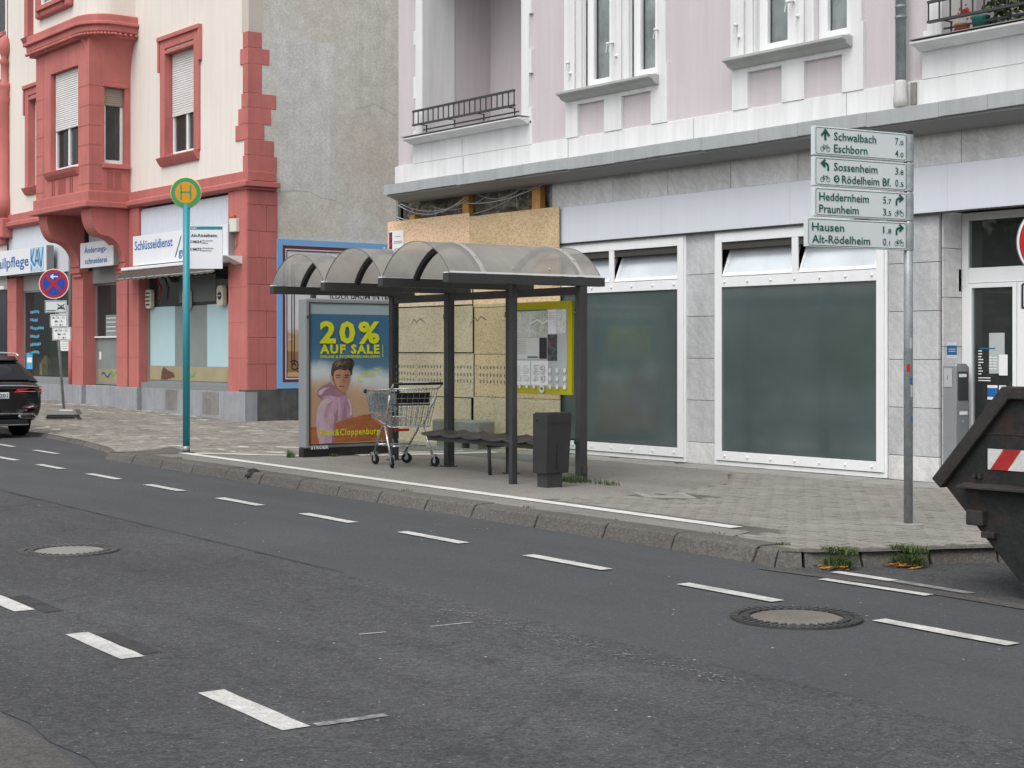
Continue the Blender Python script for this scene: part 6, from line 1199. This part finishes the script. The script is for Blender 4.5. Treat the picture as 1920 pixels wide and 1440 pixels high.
# ================================================================== SKIP
sk = thing('waste_skip', 'black steel waste skip with red and white stripes in the parking bay', 'skip', (-4.9, 9.5, .004)); ya, yc = 8.74, 10.36
hull = [(-5.98, .02), (-3.9, .02), (-3.2, .70), (-3.1, 1.32), (-6.16, 1.32), (-6.66, .71)]
part(MB().ext_y(hull, ya, ya + .02), 'side_plate', SKIP, sk); part(MB().ext_y(hull, yc - .02, yc), 'side_plate', SKIP, sk)
for (a, b), nm in (((hull[0], hull[1]), 'floor'), ((hull[1], hull[2]), 'end_plate'), ((hull[2], hull[3]), 'end_plate'), ((hull[5], hull[0]), 'end_plate')):
    part(MB().face([(a[0], ya + .02, a[1]), (b[0], ya + .02, b[1]), (b[0], yc - .02, b[1]), (a[0], yc - .02, a[1])]).face([(a[0], ya + .02, a[1] + .012), (b[0], ya + .02, b[1] + .012), (b[0], yc - .02, b[1] + .012), (a[0], yc - .02, a[1] + .012)]), nm, SKIP, sk)
for y0 in (ya, yc - .1):
    rimp = [(-6.735, .745), (-6.19, 1.372), (-3.05, 1.372), (-3.05, 1.29), (-6.14, 1.29), (-6.665, .685)]
    part(MB().ext_y(rimp, y0 - .045, y0 + .06), 'rim', SKIPRIM, sk, bevel=.008)
part(MB().prism([(-6.735, ya + .06, .745), (-6.665, ya + .06, .685), (-6.64, ya + .06, .75), (-6.69, ya + .06, .80)], [(-6.735, yc - .1, .745), (-6.665, yc - .1, .685), (-6.64, yc - .1, .75), (-6.69, yc - .1, .80)]), 'lip', SKIPRIM, sk)
part(MB().ext_x([(ya, .70), (ya - .10, .705), (ya - .10, .716), (ya, .735)], -6.5, -3.2), 'side_ledge', SKIPRIM, sk); part(MB().box(-6.36, -3.2, ya - .005, ya, 1.06, 1.065), 'weld_seam', SKIPRIM, sk)
part(MB().box(-6.46, -6.33, ya - .05, ya + .10, .46, .56), 'lug', SKIPRIM, sk, bevel=.01); part(MB().box(-6.35, -6.25, ya - .04, ya + .06, .385, .425), 'lug', SKIPRIM, sk, bevel=.006); part(MB().box(-6.42, -6.40, ya - .03, ya, .77, .80).box(-6.38, -6.36, ya - .03, ya, .77, .80), 'hook', SKIPRIM, sk); part(MB().lathe([(.05, 0), (.05, -.03), (.03, -.04)], (-5.95, ya, 1.15), 12, 'y'), 'lug', SKIP, sk)
F = Flat((-6.32, ya - .002, .83), (1, 0, 0), (0, 0, 1), sk); F.rect(0, 0, 1.2, .135, mat('scuffed_white', (.55, .55, .54), .5, v=.12, vs=9, f=.1, dirt=.5), 'stripe_plate', .002)
for k in range(5): x = .02 + k * .27; F.poly([(x, 0), (x + .13, 0), (x + .23, .135), (x + .10, .135)], mat('scuffed_red_%d' % k, (.36, .025, .025), .5, v=.2, vs=9, dirt=.35), 'red_stripe', .004)
F.poly([(.33, .10), (.48, .085), (.46, .105), (.41, .115), (.5, .12), (.36, .13)], BLUEP, 'graffiti', .006)
sk.location.x += .15
def crumple(name, loc, r, m, label, cat, seed):
    o = lump(name, loc, r, m, label, cat, seed, .8); return o
crumple('blue_tarpaulin', (-5.57, 9.0, 1.38), (.22, .3, .10), flatmat('blue_tarp', (.05, .17, .45), .5), 'crumpled blue tarpaulin on top of the skip load', 'tarpaulin', 4)
crumple('yellow_bag', (-6.41, 8.93, 0.925), (.035, .05, .045), flatmat('yellow_bag', (.55, .33, .02), .5), 'yellow bag end poking over the sloping skip rim', 'bag', 5); crumple('white_sack', (-6.34, 8.95, 0.93), (.06, .06, .035), flatmat('white_sack', (.55, .53, .5), .6), 'dirty white sack beside the yellow bag in the skip', 'sack', 6)
lump('rubble_load', (-4.7, 9.55, .85), (1.35, .7, .4), CONC, 'grey rubble filling the waste skip', 'rubble', 7)
# ================================================================== PARKED ESTATE CAR (local x = forwards, rear bumper at 0)
CARP = mat('black_car_paint', (.008, .008, .010), .12, .6, v=.02, f=.01); CARG = glass('car_glass', (.12, .12, .13), (.012, .012, .014), .02, .8); TAIL = mat('red_lamp', (.48, .012, .02), .3, .5); TAILD = mat('dark_red_lamp', (.10, .004, .006), .2, .6)
ca = thing('parked_car', 'black estate car parked at the left edge seen from behind', 'car', (-28.35, 10.16, .0), R(180)); ca.scale = (1.04, 1.04, 1.04)
def cp_(mb, n, m, par=ca, **k): return part(mb, n, m, par, world=False, **k)
st = [(0.00, .40, .86, .70, .80), (.03, .33, .92, .80, .86), (.10, .28, .985, .865, .89), (.22, .26, 1.0, .90, .915), (.6, .26, 1.0, .925, .925), (1.6, .22, .985, .93, .93), (3.0, .22, .96, .93, .925), (3.7, .24, .93, .925, .91), (4.4, .26, .85, .90, .87), (4.75, .28, .75, .82, .78), (4.9, .34, .62, .62, .55)]
gr = []
for x, zb_, zt, hl, hm in st:
    ring = [(0, zb_), (hl * .8, zb_), (hl * .96, zb_ + .06), (hm, zb_ + (zt - zb_) * .35), (hm, zb_ + (zt - zb_) * .62), (hm * .975, zb_ + (zt - zb_) * .86), (hm * .92, zt), (hm * .5, zt + .012), (0, zt + .015)]
    gr.append([(x, -y, z) for y, z in ring] + [(x, y, z) for y, z in ring[::-1]])
body = MB().sheet(gr); nr = len(gr[0]); body.f.append(tuple(range(nr))); body.f.append(tuple(range(nr * (len(gr) - 1), nr * len(gr)))[::-1])
o = cp_(body, 'body', CARP, smooth=True); md = o.modifiers.new('s', 'SUBSURF'); md.levels = md.render_levels = 2
gh = [(.16, 1.005, .84, .84), (.30, 1.16, .83, .78), (.50, 1.33, .82, .70), (.64, 1.425, .82, .66), (1.0, 1.455, .83, .66), (2.0, 1.47, .84, .67), (2.75, 1.44, .84, .66), (3.3, 1.2, .85, .74), (3.75, .98, .84, .82)]
gr = []
for x, zt, hb_, ht in gh:
    zb_ = .97; h_ = zt - zb_; ring = [(hb_, zb_), (hb_ - (hb_ - ht) * .5, zb_ + h_ * .55), (ht + .01, zb_ + h_ * .9), (ht * .85, zt - .006), (ht * .4, zt + .01), (0, zt + .014)]
    gr.append([(x, -y, z) for y, z in ring] + [(x, y, z) for y, z in ring[::-1]][1:])
o = cp_(MB().sheet(gr), 'cabin', CARP, smooth=True); md = o.modifiers.new('s', 'SUBSURF'); md.levels = md.render_levels = 2
cp_(MB().face([(.155, -.70, 1.03), (.155, .70, 1.03), (.50, .60, 1.335), (.50, -.60, 1.335)]), 'rear_window', CARG); o = None
cp_(MB().sheet([[(.50, -.62, 1.355), (.50, 0, 1.375), (.50, .62, 1.355)], [(.68, -.62, 1.445), (.68, 0, 1.475), (.68, .62, 1.445)]]).box(.47, .56, -.6, .6, 1.36, 1.385), 'roof_spoiler', CARP, smooth=False, bevel=.01)
for s_ in (-1, 1):
    cp_(MB().tube([(.62, s_ * .665, 1.45), (.75, s_ * .67, 1.49), (1.5, s_ * .675, 1.505), (2.4, s_ * .67, 1.49), (2.6, s_ * .665, 1.45)], .016, 8), 'roof_rail', CHROME, smooth=True)
    q = s_; tl = cp_(MB().prism([(-.012, q * .36, .80), (.0, q * .72, .755), (.07, q * .885, .765), (.075, q * .885, .87), (-.002, q * .72, .88), (-.016, q * .42, .865)], [(.08, q * .36, .80), (.1, q * .72, .755), (.17, q * .90, .765), (.17, q * .90, .87), (.1, q * .72, .88), (.08, q * .42, .865)]), 'tail_lamp', TAIL, bevel=.01)
    cp_(MB().tube([(-.022, q * .42, .822), (-.008, q * .72, .818), (.06, q * .892, .818)], .006, 6), 'lamp_strip', mat('lamp_pink_%d' % s_, (.6, .25, .25), .2, .6), tl); cp_(MB().box(-.012, .02, q * .50, q * .74, .515, .535), 'reflector', TAILD)
    ex = cp_(MB().prism([(-.02, q * .46, .345), (-.01, q * .72, .335), (.02, q * .80, .37), (.0, q * .74, .415), (-.02, q * .46, .42), (-.025, q * .42, .385)], [(.1, q * .46, .345), (.1, q * .72, .335), (.12, q * .80, .37), (.1, q * .74, .415), (.1, q * .46, .42), (.1, q * .42, .385)]), 'exhaust_trim', CHROME, bevel=.012); cp_(MB().prism([(-.027, q * .48, .36), (-.018, q * .70, .352), (-.004, q * .75, .375), (-.018, q * .70, .402), (-.027, q * .48, .405)], [(.0, q * .48, .36), (.0, q * .70, .352), (.01, q * .75, .375), (.0, q * .70, .402), (.0, q * .48, .405)]), 'exhaust_opening', BLACK, ex)
    for x in (.95, 3.85):
        wh = cp_(MB().lathe([(.20, -.11), (.31, -.115), (.335, -.09), (.335, .09), (.31, .115), (.20, .11)], (x, q * .80, .335), 28, 'y'), 'wheel', RUBBER, smooth=True); cp_(MB().lathe([(.20, -.10), (.20, .10)], (x, q * .81, .335), 20, 'y'), 'rim', CASE, wh)
    cp_(MB().box(2.95, 3.1, q * .93, q * 1.06, 1.0, 1.12), 'door_mirror', CARP, bevel=.03); cp_(MB().face([(.7, q * .845, 1.02), (2.9, q * .86, 1.02), (2.6, q * .72, 1.36), (.95, q * .715, 1.36)]), 'side_window', CARG)
cp_(MB().tube([(.02, -.86, .905), (-.012, -.5, .925), (-.022, 0, .93), (-.012, .5, .925), (.02, .86, .905)], .012, 6), 'chrome_strip', CHROME, smooth=True); cp_(MB().tube([(-.01, -.72, .43), (-.028, 0, .435), (-.01, .72, .43)], .010, 6), 'bumper_strip', CHROME, smooth=True); cp_(MB().box(.0, .2, -.62, .62, .22, .33), 'diffuser', BLACK, bevel=.02); cp_(MB().tube([(.0, -.62, .235), (-.01, 0, .235), (.0, .62, .235)], .010, 6), 'lower_strip', CHROME)
pl = cp_(MB().box(-.034, -.018, -.26, .26, .70, .81), 'number_plate', SHOPW, bevel=.006); F = Flat((-.035, .26, .70), (0, -1, 0), (0, 0, 1), ca, world=False); F.text('2201', .29, .02, .072, TXT, .20, .012, parent=pl); F.rect(.004, .004, .04, .106, SIGNBLUE, 'plate_band', .001, parent=pl); F.text('F', .06, .02, .072, TXT, .035, .012, parent=pl)
# ================================================================== OPPOSITE SIDE OF THE STREET (seen mirrored in the shop windows)
scn.cycles.max_bounces = 6; scn.cycles.diffuse_bounces = 3; scn.cycles.glossy_bounces = 3; scn.cycles.transparent_max_bounces = 10
far_pav = struct('far_bounce_pavement', MB().face([(-120, -30, .1), (30, -30, .1), (30, -4.6, .1), (-120, 2.2, .1)]), ASPHW)  # out of view; pale asphalt chosen to bounce light onto the facades
gw = thing('reflection_wall', 'low pale garden wall across the street mirrored in the shop windows', 'wall', (-40, -17.6, .1)); part(MB().box(-95, 8, -17.7, -17.4, .1, 1.25), 'wall', CONC, gw, bevel=.02); part(MB().box(-95, 8, -17.76, -17.34, 1.25, 1.33), 'coping', SLAB, gw)  # unseen wall, added only to vary what the shop windows mirror
def leafmesh(seed, n=2600):
    rr = random.Random(seed); mb = MB(); cl = [(rr.gauss(0, 1.3), rr.gauss(0, 1.2), 4.8 + rr.gauss(0, 1.5), rr.uniform(.7, 1.3)) for _ in range(26)]
    for _ in range(n):
        c = rr.choice(cl); v = Vector((rr.gauss(0, 1), rr.gauss(0, 1), rr.gauss(0, 1))).normalized() * c[3] * rr.uniform(.7, 1); p_ = Vector(c[:3]) + v; L = rr.uniform(.10, .2); a = Vector((rr.gauss(0, 1), rr.gauss(0, 1), rr.gauss(0, 1))).normalized(); b = a.orthogonal().normalized()
        mb.face([p_ - a * L, p_ - b * L * .6, p_ + a * L, p_ + b * L * .6])
    return mb
protos = [(leafmesh(s).mesh('crown'), s) for s in (1, 2, 3)]
for k in range(15):
    me, s = protos[k % 3]; x = -92 + k * 6.4; t = thing('street_tree', 'leafy tree across the street mirrored in the shop windows', 'tree', (x, -21 - (k % 3) * 1.2, .1), k * 1.3, group='trees across the street')
    link('crown', me, t, LEAF); part(MB().tube([(0, 0, 0), (.05, 0, 2), (.0, .1, 4), (.2, 0, 6)], [.16, .13, .10, .04], 8), 'trunk', BARK, t, world=False, smooth=True); part(MB().tube([(0, .05, 3), (.7, .3, 4.4), (1.2, .4, 5.6)], [.07, .05, .02], 6).tube([(0, .05, 3.2), (-.6, -.4, 4.6), (-1.1, -.5, 5.6)], [.07, .05, .02], 6), 'limbs', BARK, t, world=False, smooth=True)
